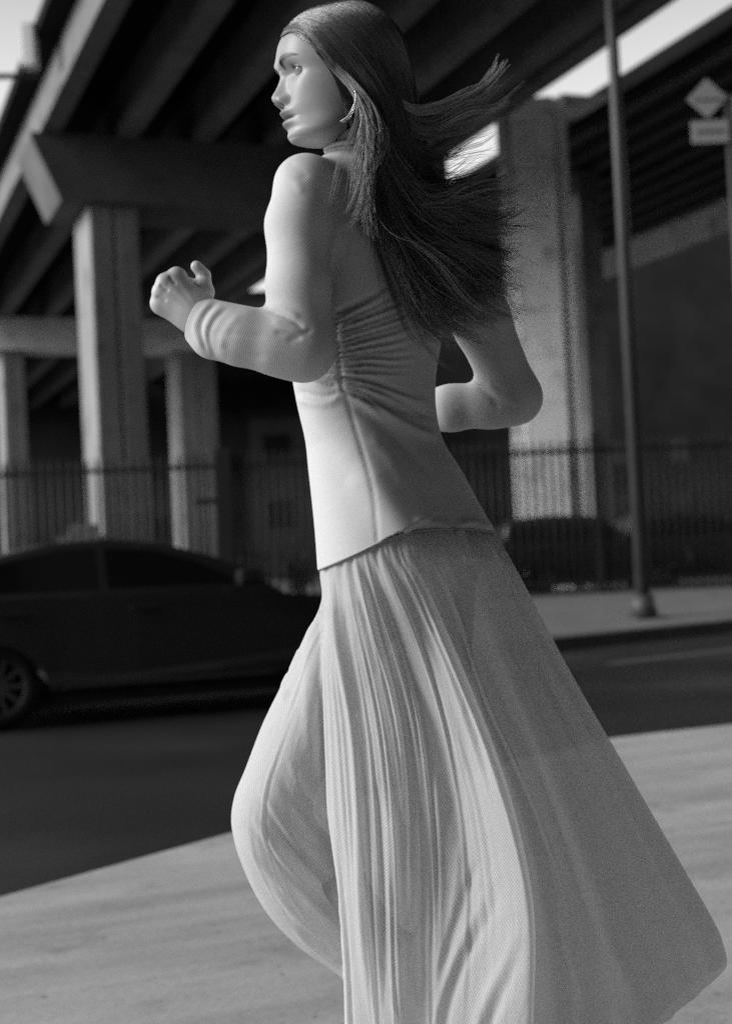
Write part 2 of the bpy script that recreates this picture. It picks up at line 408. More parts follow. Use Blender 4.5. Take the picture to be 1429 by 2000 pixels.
# ------------------------------------------------------------------ cars
def arch(cx, r, z0, n=10):
    return [(cx + r * math.cos(t), z0 + r * math.sin(t)) for t in [math.pi * (1 - i / n) for i in range(n + 1)]]
def make_car(name, label, loc, rz, L, W, lower, cabin, wheels, rw, side_glass, group=None, detail=True):
    """lower/cabin: (x,z) outlines seen from the side; x=0 at the rear wheel, nose towards +x"""
    e = empty(name, loc, label, 'car', rz, group)
    hw = W / 2
    # body with the wheel arches cut out of its outline
    zs = .24; out = list(lower)
    base = []
    for cx in sorted(wheels):
        base += [(cx - rw * 1.16, zs)] + arch(cx, rw * 1.16, rw)[0:] + [(cx + rw * 1.16, zs)]
    poly = out + [(p[0], p[1]) for p in base[::-1]]
    m = MB(); m.prism(poly, -hw, hw, bev=.07)
    for v in m.bm.verts:                       # tumblehome of the flanks
        k = max(0, (v.co.z - .55)) * .10
        v.co.y *= 1 - k
        if v.co.z < .4: v.co.y *= .97
    body = m.build('body', M['paint'], e)
    body.data.shade_smooth() if hasattr(body.data, 'shade_smooth') else None; body.data.set_sharp_from_angle(angle=math.radians(24))
    # inner wells
    for cx in wheels:
        pass
    mc = MB(); mc.prism(cabin, -hw * .93, hw * .93, bev=.05)
    zb = min(z for x, z in cabin); zt = max(z for x, z in cabin)
    for v in mc.bm.verts:
        k = (v.co.z - zb) / (zt - zb); v.co.y *= 1 - .24 * max(0, k)
    cab = mc.build('roof', M['paint'], e)
    cab.data.shade_smooth() if hasattr(cab.data, 'shade_smooth') else None; cab.data.set_sharp_from_angle(angle=math.radians(24))
    for sgn in (-1, 1):
        for poly in side_glass:
            g = MB(); pts = []
            for x, z in poly:
                k = (z - zb) / (zt - zb); pts.append((x, sgn * (hw * .93 * (1 - .24 * k) + .004), z))
            a = [g.bm.verts.new(p) for p in pts]; b = [g.bm.verts.new((p[0], p[1] - sgn * .012, p[2])) for p in pts]; n = len(pts)
            g.bm.faces.new(a); g.bm.faces.new(b[::-1])
            for i in range(n): g.bm.faces.new((a[i], b[i], b[(i + 1) % n], a[(i + 1) % n]))
            g.build('side_window', M['glass'], e)
    # wheels
    for cx in wheels:
        for sgn in (-1, 1):
            yo = sgn * (hw - .02); yi = sgn * (hw - .22)
            wl = MB(); n = 28
            prof = [(rw * .66, yo - sgn * .01), (rw * .72, yo), (rw * .93, yo), (rw, yo - sgn * .03), (rw, yi + sgn * .03), (rw * .9, yi), (rw * .6, yi)]
            rings = [[wl.bm.verts.new((cx + r * math.cos(2 * math.pi * i / n), y, rw + r * math.sin(2 * math.pi * i / n))) for i in range(n)] for r, y in prof]
            for a, b in zip(rings, rings[1:]):
                for i in range(n):
                    f_ = wl.bm.faces.new((a[i], a[(i + 1) % n], b[(i + 1) % n], b[i])); f_.smooth = True
            wheel = wl.build('wheel', M['tyre'], e)
            rm = MB(); yr = yo - sgn * .035
            rm.cyl((cx, yr, rw), (cx, yr - sgn * .015, rw), rw * .16, n=16)
            for k in range(10):
                t = 2 * math.pi * k / 10; ca, sa = math.cos(t), math.sin(t); wd = .02
                p = [(cx + ca * rw * .12 - sa * wd, yr, rw + sa * rw * .12 + ca * wd), (cx + ca * rw * .12 + sa * wd, yr, rw + sa * rw * .12 - ca * wd),
                     (cx + ca * rw * .66 + sa * wd * .8, yr + sgn * .01, rw + sa * rw * .66 - ca * wd * .8), (cx + ca * rw * .66 - sa * wd * .8, yr + sgn * .01, rw + sa * rw * .66 + ca * wd * .8)]
                rm.quad(*p)
            rr = [[rm.bm.verts.new((cx + r * math.cos(2 * math.pi * i / n), y, rw + r * math.sin(2 * math.pi * i / n))) for i in range(n)] for r, y in ((rw * .60, yr - sgn * .02), (rw * .61, yr + sgn * .012), (rw * .67, yr + sgn * .022))]
            for a, b in zip(rr, rr[1:]):
                for i in range(n): rm.bm.faces.new((a[i], a[(i + 1) % n], b[(i + 1) % n], b[i]))
            rm.build('rim', M['rim'], wheel)
            MB().cyl((cx, yi - sgn * .005, rw), (cx, yr - sgn * .06, rw), rw * .62, n=20).build('brake_disc', M['tyre'], wheel)
    xr = min(x for x, z in lower); xf = max(x for x, z in lower)
    if detail:
        for sgn in (-1, 1):
            for hx in detail['handles']:
                MB().box(hx - .11, hx + .11, sgn * hw * .97 - .03, sgn * hw * .97 + .03, detail['belt'] - .13, detail['belt'] - .095, .012).build('door_handle', M['paint'], e)
            mm = detail['mirror']
            MB().box(mm - .07, mm + .10, sgn * hw - .02 + (0 if sgn > 0 else -.14), sgn * hw + .02 + (.14 if sgn > 0 else 0), detail['belt'] + .02, detail['belt'] + .15, .04).build('side_mirror', M['paint'], e)
            MB().box(detail['trim'][0], detail['trim'][1], sgn * hw * .965 - .015, sgn * hw * .965 + .02, .285, .315, .008).build('sill_trim', M['galv'], e)
            MB().box(xf - .42, xf - .10, sgn * hw * .74 - .14, sgn * hw * .74 + .14, .60, .74, .04).build('headlight', M['lamp_glass'], e)
            MB().box(xr - .02, xr + .25, sgn * hw * .78 - .14, sgn * hw * .78 + .14, .72, .86, .04).build('tail_light', M['lamp_glass'], e)
        MB().box(detail['trim'][0] - .3, detail['trim'][1] + .5, -hw * .95, hw * .95, .16, .238).build('underbody', M['tyre'], e)
    return e
# sedan nose to the right, on the near lane
sed_lower = [(-.98, .42), (-1.0, .62), (-.96, .86), (-.80, .97), (-.30, 1.0), (.6, .985), (1.6, .965), (2.15, .95), (2.9, .86), (3.35, .75), (3.52, .60), (3.55, .42), (3.45, .26)]
sed_lower = [(-.9, .26)] + sed_lower
sed_cabin = [(-.72, .93), (-.35, 1.16), (.05, 1.33), (.45, 1.415), (.95, 1.43), (1.35, 1.385), (1.75, 1.26), (2.08, 1.10), (2.35, .92)]
sg_ = [[(-.30, 1.04), (.03, 1.26), (.52, 1.355), (.80, 1.36), (.80, 1.04)], [(.88, 1.04), (.88, 1.36), (1.25, 1.33), (1.60, 1.23), (1.95, 1.04)]]
g1 = on_z(2, 1430, -.15)
sed_loc = (g1[0], g1[1] + .88, -.15)
sedan = make_car('parked_car', 'black sedan on the road at the left, seen side on behind the runner', sed_loc, math.radians(-1.0), 4.6, 1.8, sed_lower, sed_cabin, (0, 2.78), .335, sg_,
                 detail=dict(handles=(.12, 1.15), belt=.99, mirror=1.95, trim=(.5, 2.2)))
# two dark SUVs parked beyond the fence
suv_lower = [(-.85, .30), (-.92, .6), (-.90, 1.02), (-.80, 1.10), (.6, 1.10), (2.2, 1.08), (3.1, 1.02), (3.4, .90), (3.48, .6), (3.4, .3)]
suv_cabin = [(-.86, 1.05), (-.72, 1.55), (-.45, 1.72), (.4, 1.76), (1.2, 1.72), (1.55, 1.62), (2.2, 1.08), (2.3, 1.04)]
sg2 = [[(-.62, 1.16), (-.55, 1.52), (.30, 1.62), (.30, 1.16)], [(.38, 1.16), (.38, 1.62), (1.25, 1.58), (1.55, 1.45), (1.85, 1.16)]]
for px, dp, lab, rz in ((1040, 33.0, 'black off-roader behind the fence directly right of the skirt of the runner', frz), (1275, 33.6, 'black off-roader behind the fence beside the pole, at the right edge', frz)):
    q = on_depth(px, 1100, dp)
    make_car('parked_car', lab, (q[0], q[1], 0.0), rz, 4.4, 1.9, suv_lower, suv_cabin, (0, 2.65), .36, sg2, group='cars parked beyond the fence',
             detail=dict(handles=(.1, 1.2), belt=1.09, mirror=1.9, trim=(.5, 2.1)))
# ------------------------------------------------------------------ cabinet and shrubs beyond the fence
q = on_depth(118, 1100, 31.6)
cabn = empty('utility_cabinet', (q[0], q[1], 0), 'pale grey metal cabinet with a stepped top behind the roof of the sedan', 'cabinet', frz)
def zz(py, dep=31.6, px=150): return on_depth(px, py, dep)[2]
MB().box(0, .92, 0, .6, 0, zz(1046), .02).build('housing', M['cabinet'], cabn)
MB().box(.22, .86, .04, .5, zz(1046) + .002, zz(1024), .02).build('cap', M['cabinet'], cabn)
MB().box(.08, .84, -.02, -.003, .15, zz(1046) - .1, .005).build('door', M['cabinet'], cabn)
def shrub(px, dep, h, wd, label, nl=420):
    q = on_depth(px, 1100, dep); e = empty('shrub', (q[0], q[1], 0), label, 'shrub', group='shrubs beyond the fence')
    st = MB()
    tips = []
    for k in range(9):
        a = random.uniform(0, 6.28); r = random.uniform(.1, .5) * wd; z = random.uniform(.6, 1) * h
        p = (r * math.cos(a), r * math.sin(a), z); st.cyl((0, 0, -.02), p, .02, .006, n=5, cap=False); tips.append(p)
    st.build('stem', M['twig'], e)
    lf = bmesh.new()
    for i in range(nl):
        t = random.choice(tips); k = random.uniform(.3, 1.05)
        c = Vector((t[0] * k, t[1] * k, t[2] * k)) + Vector([random.gauss(0, .12 * wd) for _ in range(3)])
        c.z = max(.05, c.z)
        d = Vector([random.gauss(0, 1) for _ in range(3)]).normalized(); s = d.cross(Vector((0.3, .2, 1))).normalized(); l_ = random.uniform(.05, .10)
        vv = [lf.verts.new(c + x) for x in (-d * l_, s * l_ * .45, d * l_, -s * l_ * .45)]; lf.faces.new(vv)
    me = bpy.data.meshes.new('foliage'); lf.to_mesh(me); lf.free(); me.materials.append(M['leaf'])
    o = bpy.data.objects.new('foliage', me); COL.objects.link(o); o.parent = e
shrub(60, 31.2, 2.1, 1.1, 'loose leafy shrub behind the fence at the far left, above the sedan')
shrub(118, 32.2, 1.9, .9, 'leafy shrub behind the fence between the far left shrub and the grey cabinet')
shrub(500, 31.4, 1.3, .9, 'low shrub behind the fence right of the thick gate post')
shrub(585, 31.5, 1.5, .9, 'low shrub behind the fence against the waist of the runner', 380)
# ================================================================== the runner
GR = np.array(on_depth(800, 1000, D0)); GR[2] = 0.0
GR = GR.astype(np.float64)
def cps(px, py, w):
    dep = D0 - np.asarray(w, float)
    return np.stack([(np.asarray(px, float) - CX) / F * dep, (CY - np.asarray(py, float)) / F * dep, np.asarray(w, float) + np.zeros_like(dep)], -1)
def topix(P):
    dep = D0 - P[..., 2]; return CX + F * P[..., 0] / dep, CY - F * P[..., 1] / dep
def c2l(P):
    """camera-frame (right, up, towards camera) -> runner's own frame"""
    Q = np.array(P, float); Q[..., 2] = Q[..., 2] - D0
    return Q @ R3.T + (T3 - GR)
SC = F / D0

def attr_mat(name, attr, rough=.5, spec=.4, sss=0.0, var=0.0):
    m = bpy.data.materials.new(name); m.use_nodes = True; nt = m.node_tree; b = nt.nodes['Principled BSDF']
    at = nt.nodes.new('ShaderNodeAttribute'); at.attribute_name = attr
    nt.links.new(at.outputs['Color'], b.inputs['Base Color'])
    b.inputs['Roughness'].default_value = rough; b.inputs['Specular IOR Level'].default_value = spec
    if sss:
        b.inputs['Subsurface Weight'].default_value = sss; b.inputs['Subsurface Scale'].default_value = .008
        b.inputs['Subsurface Radius'].default_value = (1, 1, 1)
    return m
def skin_detail(m):
    nt = m.node_tree; b = nt.nodes['Principled BSDF']; src = b.inputs['Base Color'].links[0].from_socket; tc = nt.nodes.new('ShaderNodeTexCoord')
    n = nt.nodes.new('ShaderNodeTexNoise'); n.inputs['Scale'].default_value = 70; n.inputs['Detail'].default_value = 6; nt.links.new(tc.outputs['Object'], n.inputs['Vector'])
    r = nt.nodes.new('ShaderNodeMapRange'); r.inputs['From Min'].default_value = .3; r.inputs['From Max'].default_value = .7; r.inputs['To Min'].default_value = .93; r.inputs['To Max'].default_value = 1.05; nt.links.new(n.outputs['Fac'], r.inputs['Value'])
    mu = nt.nodes.new('ShaderNodeVectorMath'); mu.operation = 'SCALE'; nt.links.new(src, mu.inputs[0]); nt.links.new(r.outputs[0], mu.inputs['Scale']); nt.links.new(mu.outputs[0], b.inputs['Base Color'])
    n2 = nt.nodes.new('ShaderNodeTexNoise'); n2.inputs['Scale'].default_value = 420; n2.inputs['Detail'].default_value = 4; nt.links.new(tc.outputs['Object'], n2.inputs['Vector'])
    bp = nt.nodes.new('ShaderNodeBump'); bp.inputs['Strength'].default_value = .10; bp.inputs['Distance'].default_value = .0008; nt.links.new(n2.outputs['Fac'], bp.inputs['Height']); nt.links.new(bp.outputs[0], b.inputs['Normal'])
M['skin'] = attr_mat('skin', 'tone', .44, .40, 0)

skin_detail(M['skin'])
def cloth_mat(name, base, trans, scale, rough=.75, kind='rib'):
    m = bpy.data.materials.new(name); m.use_nodes = True; nt = m.node_tree; b = nt.nodes['Principled BSDF']
    out = nt.nodes['Material Output']
    b.inputs['Roughness'].default_value = rough; b.inputs['Specular IOR Level'].default_value = .25
    b.inputs['Sheen Weight'].default_value = .08; b.inputs['Sheen Roughness'].default_value = .4
    uv = nt.nodes.new('ShaderNodeTexCoord')
    src = uv.outputs['UV']
    def wave(rot, sc):
        mp = nt.nodes.new('ShaderNodeMapping'); mp.inputs['Rotation'].default_value = (0, 0, rot)
        nt.links.new(src, mp.inputs[0])
        wv = nt.nodes.new('ShaderNodeTexWave'); wv.wave_type = 'BANDS'; wv.inputs['Scale'].default_value = sc
        wv.inputs['Distortion'].default_value = .6; wv.inputs['Detail'].default_value = 1; wv.inputs['Detail Scale'].default_value = .5
        nt.links.new(mp.outputs[0], wv.inputs[0]); return wv.outputs['Fac']
    w1 = wave(math.radians(28), scale)
    if kind == 'net':
        w2 = wave(math.radians(-55), scale * 1.0)
        mul = nt.nodes.new('ShaderNodeMath'); mul.operation = 'MULTIPLY'; nt.links.new(w1, mul.inputs[0]); nt.links.new(w2, mul.inputs[1]); fac = mul.outputs[0]
    else: fac = w1
    nz = nt.nodes.new('ShaderNodeTexNoise'); nz.inputs['Scale'].default_value = 35; nz.inputs['Detail'].default_value = 5
    nt.links.new(src, nz.inputs['Vector'])
    add = nt.nodes.new('ShaderNodeMath'); add.operation = 'ADD'; nt.links.new(fac, add.inputs[0])
    ms = nt.nodes.new('ShaderNodeMath'); ms.operation = 'MULTIPLY'; ms.inputs[1].default_value = .35; nt.links.new(nz.outputs['Fac'], ms.inputs[0]); nt.links.new(ms.outputs[0], add.inputs[1])
    mr = nt.nodes.new('ShaderNodeMapRange'); mr.inputs['From Min'].default_value = .1; mr.inputs['From Max'].default_value = 1.1
    mr.inputs['To Min'].default_value = base * (.86 if trans else .93); mr.inputs['To Max'].default_value = base * 1.04
    nt.links.new(add.outputs[0], mr.inputs[0]); nt.links.new(mr.outputs[0], b.inputs['Base Color'])
    bp = nt.nodes.new('ShaderNodeBump'); bp.inputs['Strength'].default_value = .12; bp.inputs['Distance'].default_value = .0012
    nt.links.new(fac, bp.inputs['Height'])
    n3 = nt.nodes.new('ShaderNodeTexNoise'); n3.inputs['Scale'].default_value = 1; n3.inputs['Detail'].default_value = 3; n3.inputs['Distortion'].default_value = .8
    mp3 = nt.nodes.new('ShaderNodeMapping'); mp3.inputs['Scale'].default_value = (55, 14, 30) if trans else (22, 40, 30); mp3.inputs['Rotation'].default_value = (0, 0, .25)
    nt.links.new(src, mp3.inputs[0]); nt.links.new(mp3.outputs[0], n3.inputs['Vector'])
    bp3 = nt.nodes.new('ShaderNodeBump'); bp3.inputs['Strength'].default_value = .45 if trans else .16; bp3.inputs['Distance'].default_value = .004
    nt.links.new(n3.outputs['Fac'], bp3.inputs['Height']); nt.links.new(bp3.outputs[0], bp.inputs['Normal']); nt.links.new(bp.outputs[0], b.inputs['Normal'])
    if trans:
        tr = nt.nodes.new('ShaderNodeBsdfTranslucent'); nt.links.new(mr.outputs[0], tr.inputs[0]); nt.links.new(bp.outputs[0], tr.inputs['Normal'])
        mx = nt.nodes.new('ShaderNodeMixShader'); mx.inputs[0].default_value = trans
        nt.links.new(b.outputs[0], mx.inputs[1]); nt.links.new(tr.outputs[0], mx.inputs[2])
        tp_ = nt.nodes.new('ShaderNodeBsdfTransparent'); mx2 = nt.nodes.new('ShaderNodeMixShader')     # open mesh of the net
        hole = nt.nodes.new('ShaderNodeMapRange'); hole.inputs['From Min'].default_value = .0; hole.inputs['From Max'].default_value = .6
        hole.inputs['To Min'].default_value = .34; hole.inputs['To Max'].default_value = .10; nt.links.new(fac, hole.inputs[0]); nt.links.new(hole.outputs[0], mx2.inputs[0])
        nt.links.new(mx.outputs[0], mx2.inputs[1]); nt.links.new(tp_.outputs[0], mx2.inputs[2]); nt.links.new(mx2.outputs[0], out.inputs[0])
    return m
M['jersey'] = cloth_mat('jersey', .50, 0.0, 110, kind='rib')
M['net'] = cloth_mat('net', .80, .44, 80, kind='net')
M['seam'] = gmat('seam', .34, .8)
M['metal'] = gmat('metal', .5, .25, metal=1)
def hair_mat():
    m = bpy.data.materials.new('hair'); m.use_nodes = True; nt = m.node_tree; b = nt.nodes['Principled BSDF']
    at = nt.nodes.new('ShaderNodeAttribute'); at.attribute_name = 'tone'
    nt.links.new(at.outputs['Color'], b.inputs['Base Color'])
    b.inputs['Roughness'].default_value = .34; b.inputs['Specular IOR Level'].default_value = .8
    return m
M['hair'] = hair_mat()

# ---------------------------------------------------------------- implicit surfaces
def grid(lo, hi, h):
    n = np.ceil((np.array(hi) - np.array(lo)) / h).astype(int) + 1
    ax = [(lo[i] + h * np.arange(n[i])).astype(np.float32) for i in range(3)]
    return np.meshgrid(*ax, indexing='ij', sparse=True), np.array(lo, float), h
def cone(G, a, b, ra, rb):
    a = np.asarray(a, np.float32); b = np.asarray(b, np.float32); ba = b - a; L = float(ba @ ba)
    t = ((G[0] - a[0]) * ba[0] + (G[1] - a[1]) * ba[1] + (G[2] - a[2]) * ba[2]) / L
    t = np.clip(t, 0, 1)
    d = np.sqrt((G[0] - a[0] - t * ba[0]) ** 2 + (G[1] - a[1] - t * ba[1]) ** 2 + (G[2] - a[2] - t * ba[2]) ** 2)
    return d - (ra + (rb - ra) * t)
def smin(a, b, k):
    h = np.clip(.5 + .5 * (b - a) / k, 0, 1); return b + (a - b) * h - k * h * (1 - h)
def surface_nets(D, org, h):
    s = D < 0
    nx, ny, nz = D.shape
    c = np.zeros((nx - 1, ny - 1, nz - 1), np.int8)
    off = [(i, j, k) for i in (0, 1) for j in (0, 1) for k in (0, 1)]
    for i, j, k in off: c += s[i:nx - 1 + i, j:ny - 1 + j, k:nz - 1 + k]
    act = (c > 0) & (c < 8)
    idx = -np.ones(act.shape, np.int32); I, J, K = np.nonzero(act); idx[I, J, K] = np.arange(len(I))
    acc = np.zeros((len(I), 3)); cnt = np.zeros(len(I))
    for a in off:
        for ax in range(3):
            if a[ax]: continue
            b = list(a); b[ax] = 1
            da = D[I + a[0], J + a[1], K + a[2]]; db = D[I + b[0], J + b[1], K + b[2]]
            m = (da < 0) != (db < 0); t = np.where(m, da / np.where(m, da - db, 1), 0)
            p = np.array(a, float)[None, :] + t[:, None] * (np.array(b) - np.array(a))[None, :]
            acc[m] += p[m]; cnt += m
    V = org + h * (np.stack([I, J, K], 1) + acc / cnt[:, None])
    Q = []
    for ax in range(3):
        sl0 = [slice(None)] * 3; sl1 = [slice(None)] * 3; sl0[ax] = slice(0, -1); sl1[ax] = slice(1, None)
        ch = s[tuple(sl0)] != s[tuple(sl1)]; sg = s[tuple(sl0)]
        i, j, k = np.nonzero(ch); P = [i, j, k]
        o1, o2 = [(1, 2), (2, 0), (0, 1)][ax]
        ok = (P[o1] > 0) & (P[o2] > 0) & (P[o1] < act.shape[o1]) & (P[o2] < act.shape[o2]); P = [p[ok] for p in P]
        fl = sg[P[0], P[1], P[2]]
        def cell(d1, d2):
            q = [p.copy() for p in P]; q[o1] = q[o1] - d1; q[o2] = q[o2] - d2; return idx[q[0], q[1], q[2]]
        a, b, c_, d = cell(1, 1), cell(0, 1), cell(0, 0), cell(1, 0)
        q = np.where(fl[:, None], np.stack([a, b, c_, d], 1), np.stack([a, d, c_, b], 1)); Q.append(q)
    Q = np.concatenate(Q); Q = Q[(Q >= 0).all(1)]
    return V, Q
def normals(V, Q):
    n = np.cross(V[Q[:, 2]] - V[Q[:, 0]], V[Q[:, 3]] - V[Q[:, 1]])
    N = np.zeros_like(V)
    for k in range(4): np.add.at(N, Q[:, k], n)
    return N / (np.linalg.norm(N, axis=1, keepdims=True) + 1e-12)
def relax(V, Q, n=2, lam=.5):
    for _ in range(n):
        S = np.zeros_like(V); C_ = np.zeros(len(V))
        for k in range(4):
            for o in (1, 3):
                np.add.at(S, Q[:, k], V[Q[:, (k + o) % 4]]); np.add.at(C_, Q[:, k], 1)
        V = V + lam * (S / np.maximum(C_, 1)[:, None] - V)
    return V
def interp(tab, x):
    tab = np.array(tab, float); return np.stack([np.interp(x, tab[:, 0], tab[:, i]) for i in range(1, tab.shape[1])], -1)
def smooth_interp(tab, x):
    """monotone-ish cubic (Catmull-Rom) through a table keyed on its first column"""
    tab = np.array(tab, float); X = tab[:, 0]; out = []
    x = np.clip(np.asarray(x, float), X[0], X[-1])
    i = np.clip(np.searchsorted(X, x) - 1, 0, len(X) - 2); h = X[i + 1] - X[i]; t = (x - X[i]) / h
    for c in range(1, tab.shape[1]):
        Y = tab[:, c]; m = np.gradient(Y, X)
        out.append((2 * t ** 3 - 3 * t ** 2 + 1) * Y[i] + (t ** 3 - 2 * t ** 2 + t) * h * m[i] + (-2 * t ** 3 + 3 * t ** 2) * Y[i + 1] + (t ** 3 - t ** 2) * h * m[i + 1])
    return np.stack(out, -1)
def seg_dist(px, py, pts):
    """distance (px) to a polyline and the position along it 0..1, and signed side"""
    pts = np.array(pts, float); best = np.full(px.shape, 1e9); pos = np.zeros(px.shape); side = np.zeros(px.shape)
    L = np.concatenate([[0], np.cumsum(np.linalg.norm(np.diff(pts, axis=0), axis=1))]); tot = L[-1]
    for i in range(len(pts) - 1):
        a, b = pts[i], pts[i + 1]; d = b - a; l2 = d @ d
        t = np.clip(((px - a[0]) * d[0] + (py - a[1]) * d[1]) / l2, 0, 1)
        ex = px - a[0] - t * d[0]; ey = py - a[1] - t * d[1]; r = np.hypot(ex, ey)
        m = r < best; best = np.where(m, r, best); pos = np.where(m, (L[i] + t * math.sqrt(l2)) / tot, pos)
        side = np.where(m, np.sign(d[0] * ey - d[1] * ex), side)
    return best, pos, side
def spline(pts, n):
    """smooth curve through points, n samples by arc length"""
    P = np.array(pts, float); d = np.concatenate([[0], np.cumsum(np.linalg.norm(np.diff(P[:, :2], axis=0), axis=1) + 1e-6)])
    t = np.linspace(0, d[-1], 400); Q = smooth_interp(np.column_stack([d, P]), t)
    e = np.concatenate([[0], np.cumsum(np.linalg.norm(np.diff(Q[:, :2], axis=0), axis=1))])
    return np.stack([np.interp(np.linspace(0, e[-1], n), e, Q[:, c]) for c in range(Q.shape[1])], -1)
def creases(V, N, lines, soft=.15, mask=None):
    """press modelled folds into a surface: each line = (points, height m, half width px[, taper_in, taper_out])"""
    px, py = topix(V); face = np.clip((N[:, 2] + .05) / .3, 0, 1)
    if mask is not None: face = face * mask
    disp = np.zeros(len(V))
    for ln in lines:
        pts, amp, wd = ln[:3]; ti, to = (ln[3], ln[4]) if len(ln) > 3 else (soft, soft)
        P = spline(pts, 14) if len(pts) > 2 else np.array(pts, float)
        lo = P.min(0) - 4 * wd; hi = P.max(0) + 4 * wd
        m = np.nonzero((px > lo[0]) & (px < hi[0]) & (py > lo[1]) & (py < hi[1]) & (face > 0))[0]
        if not len(m): continue
        d, s, _ = seg_dist(px[m], py[m], P)
        tp = np.clip(s / ti, 0, 1) * np.clip((1 - s) / to, 0, 1) if ti and to else (np.clip(s / ti, 0, 1) if ti else (np.clip((1 - s) / to, 0, 1) if to else 1))
        disp[m] += amp * np.exp(-(d / wd) ** 2) * tp * face[m]
    return V + N * disp[:, None]

# ---------------------------------------------------------------- torso sections (py: left, right, depth ratio)
TS = [(285, 656, 728, .95), (300, 648, 758, .85), (330, 622, 805, .72), (380, 580, 850, .66), (460, 562, 876, .70), (560, 562, 878, .74), (650, 566, 866, .78),
      (740, 572, 852, .80), (800, 583, 853, .80), (860, 597, 868, .76), (920, 604, 905, .74), (980, 611, 938, .72), (1040, 617, 972, .72), (1110, 622, 1000, .74), (1200, 630, 1010, .74)]
PHI = math.radians(56); CPH, SPH = math.cos(PHI), math.sin(PHI)
def torso_params(v, grow=0.0):
    py = CY - v * SC
    xl, xr, rho = np.moveaxis(smooth_interp(TS, py), -1, 0)
    hw = (xr - xl) / 2 / SC + grow; cu = ((xl + xr) / 2 - CX) / SC
    a = hw / np.sqrt(CPH ** 2 + rho ** 2 * SPH ** 2); return cu, a, a * rho
def torso_sdf(G, grow=0.0, vlo=-.14, vhi=.56):
    v = G[1].ravel(); cu, a, b = torso_params(v, grow)
    sh = (1, -1, 1); cu = cu.reshape(sh).astype(np.float32); a = a.reshape(sh).astype(np.float32); b = b.reshape(sh).astype(np.float32)
    c = G[0] - cu; s = G[2]
    q1 = c * CPH - s * SPH; q2 = c * SPH + s * CPH
    val = np.sqrt((q1 / a) ** 2 + (q2 / b) ** 2)
    d = (val - 1) * np.minimum(a, b) * 1.05
    return np.maximum(d, np.maximum(G[1] - vhi, vlo - G[1]) + 0 * d)
def torso_w(px, py, grow=0.0, back=False):
    """w of the near (or far) torso surface at picture positions"""
    px, py = np.broadcast_arrays(np.asarray(px, float), np.asarray(py, float)); sh_ = px.shape; px = px.ravel(); py = py.ravel()
    w_ = np.full(px.shape, 0.05); sg_n = np.where(np.broadcast_to(back, sh_).ravel(), -1.0, 1.0); grow = np.broadcast_to(grow, sh_).ravel()
    for _ in range(4):
        dep = D0 - w_; u = (px - CX) / F * dep; v = (CY - py) / F * dep
        cu, a, b = torso_params(v, grow); c = u - cu
        A = (SPH / a) ** 2 + (CPH / b) ** 2; B = 2 * c * (-CPH * SPH / a ** 2 + SPH * CPH / b ** 2); C_ = (c * CPH / a) ** 2 + (c * SPH / b) ** 2 - 1
        w_ = (-B + sg_n * np.sqrt(np.maximum(B * B - 4 * A * C_, 0))) / (2 * A)
    return w_.reshape(sh_) if sh_ else float(w_[0])
LARM = [((594, 362, .135), .041), ((582, 440, .155), .0435), ((583, 560, .170), .043), ((591, 682, .175), .041)]
LFORE = [((591, 682, .175), .041), ((540, 672, .18), .0405), ((475, 657, .180), .0385), ((425, 640, .175), .0335), ((386, 622, .168), .0285), ((352, 606, .161), .0285)]
RARM = [((880, 470, -.13), .046), ((940, 630, -.15), .046), ((1004, 776, -.165), .0405)]
RFORE = [((1004, 776, -.165), .0405), ((960, 788, -.175), .0385), ((880, 797, -.19), .036), ((800, 806, -.22), .030)]
def chain(G, ch, grow=0.0, k=.015):
    D = None
    for (a, ra), (b, rb) in zip(ch, ch[1:]):
        d = cone(G, cps(*a), cps(*b), ra + grow, rb + grow); D = d if D is None else smin(D, d, k)
    return D
def bodice_sdf(G, grow=0.0):
    D = torso_sdf(G, grow)
    D = smin(D, cone(G, cps(604, 366, .12), cps(692, 350, .03), .036 + grow, .036 + grow), .03)
    D = smin(D, cone(G, cps(692, 350, .03), cps(868, 430, -.12), .036 + grow, .045 + grow), .035)
    L = smin(chain(G, LARM, grow), chain(G, LFORE, grow), .022)
    L = smin(L, cone(G, cps(445, 655, .175), cps(412, 664, .172), .031 + grow, .024 + grow), .02)
    R_ = smin(chain(G, RARM, grow), chain(G, RFORE, grow), .022)
    kk = (np.clip((G[1] - cps(0, 620, .1)[1]) / .10, 0, 1) * .027 + .003).astype(np.float32)
    D = smin(D, L, kk); D = smin(D, R_, .022)
    return D

# ---------------------------------------------------------------- bodice with long sleeves
SEAM = [(560, 1128), (622, 1113), (660, 1098), (700, 1080), (740, 1061), (790, 1043), (840, 1036), (880, 1034), (925, 1034), (968, 1040), (1010, 1050)]
def seam_py(px): return np.interp(px, [p[0] for p in SEAM], [p[1] for p in SEAM])
h = .0031
G, org, _ = grid(cps(330, 300, .26) * [1, 1, 0] + [0, 0, -.29], [cps(1070, 1000, -.3)[0] + .015, cps(700, 282, .1)[1] + .01, .26], h)
G, org, _ = grid([cps(330, 1000, .2)[0], cps(700, 1132, 0)[1], -.29], [cps(1072, 1000, -.16)[0] + .01, cps(700, 278, .05)[1], .25], h)
BD = bodice_sdf(G).astype(np.float32)
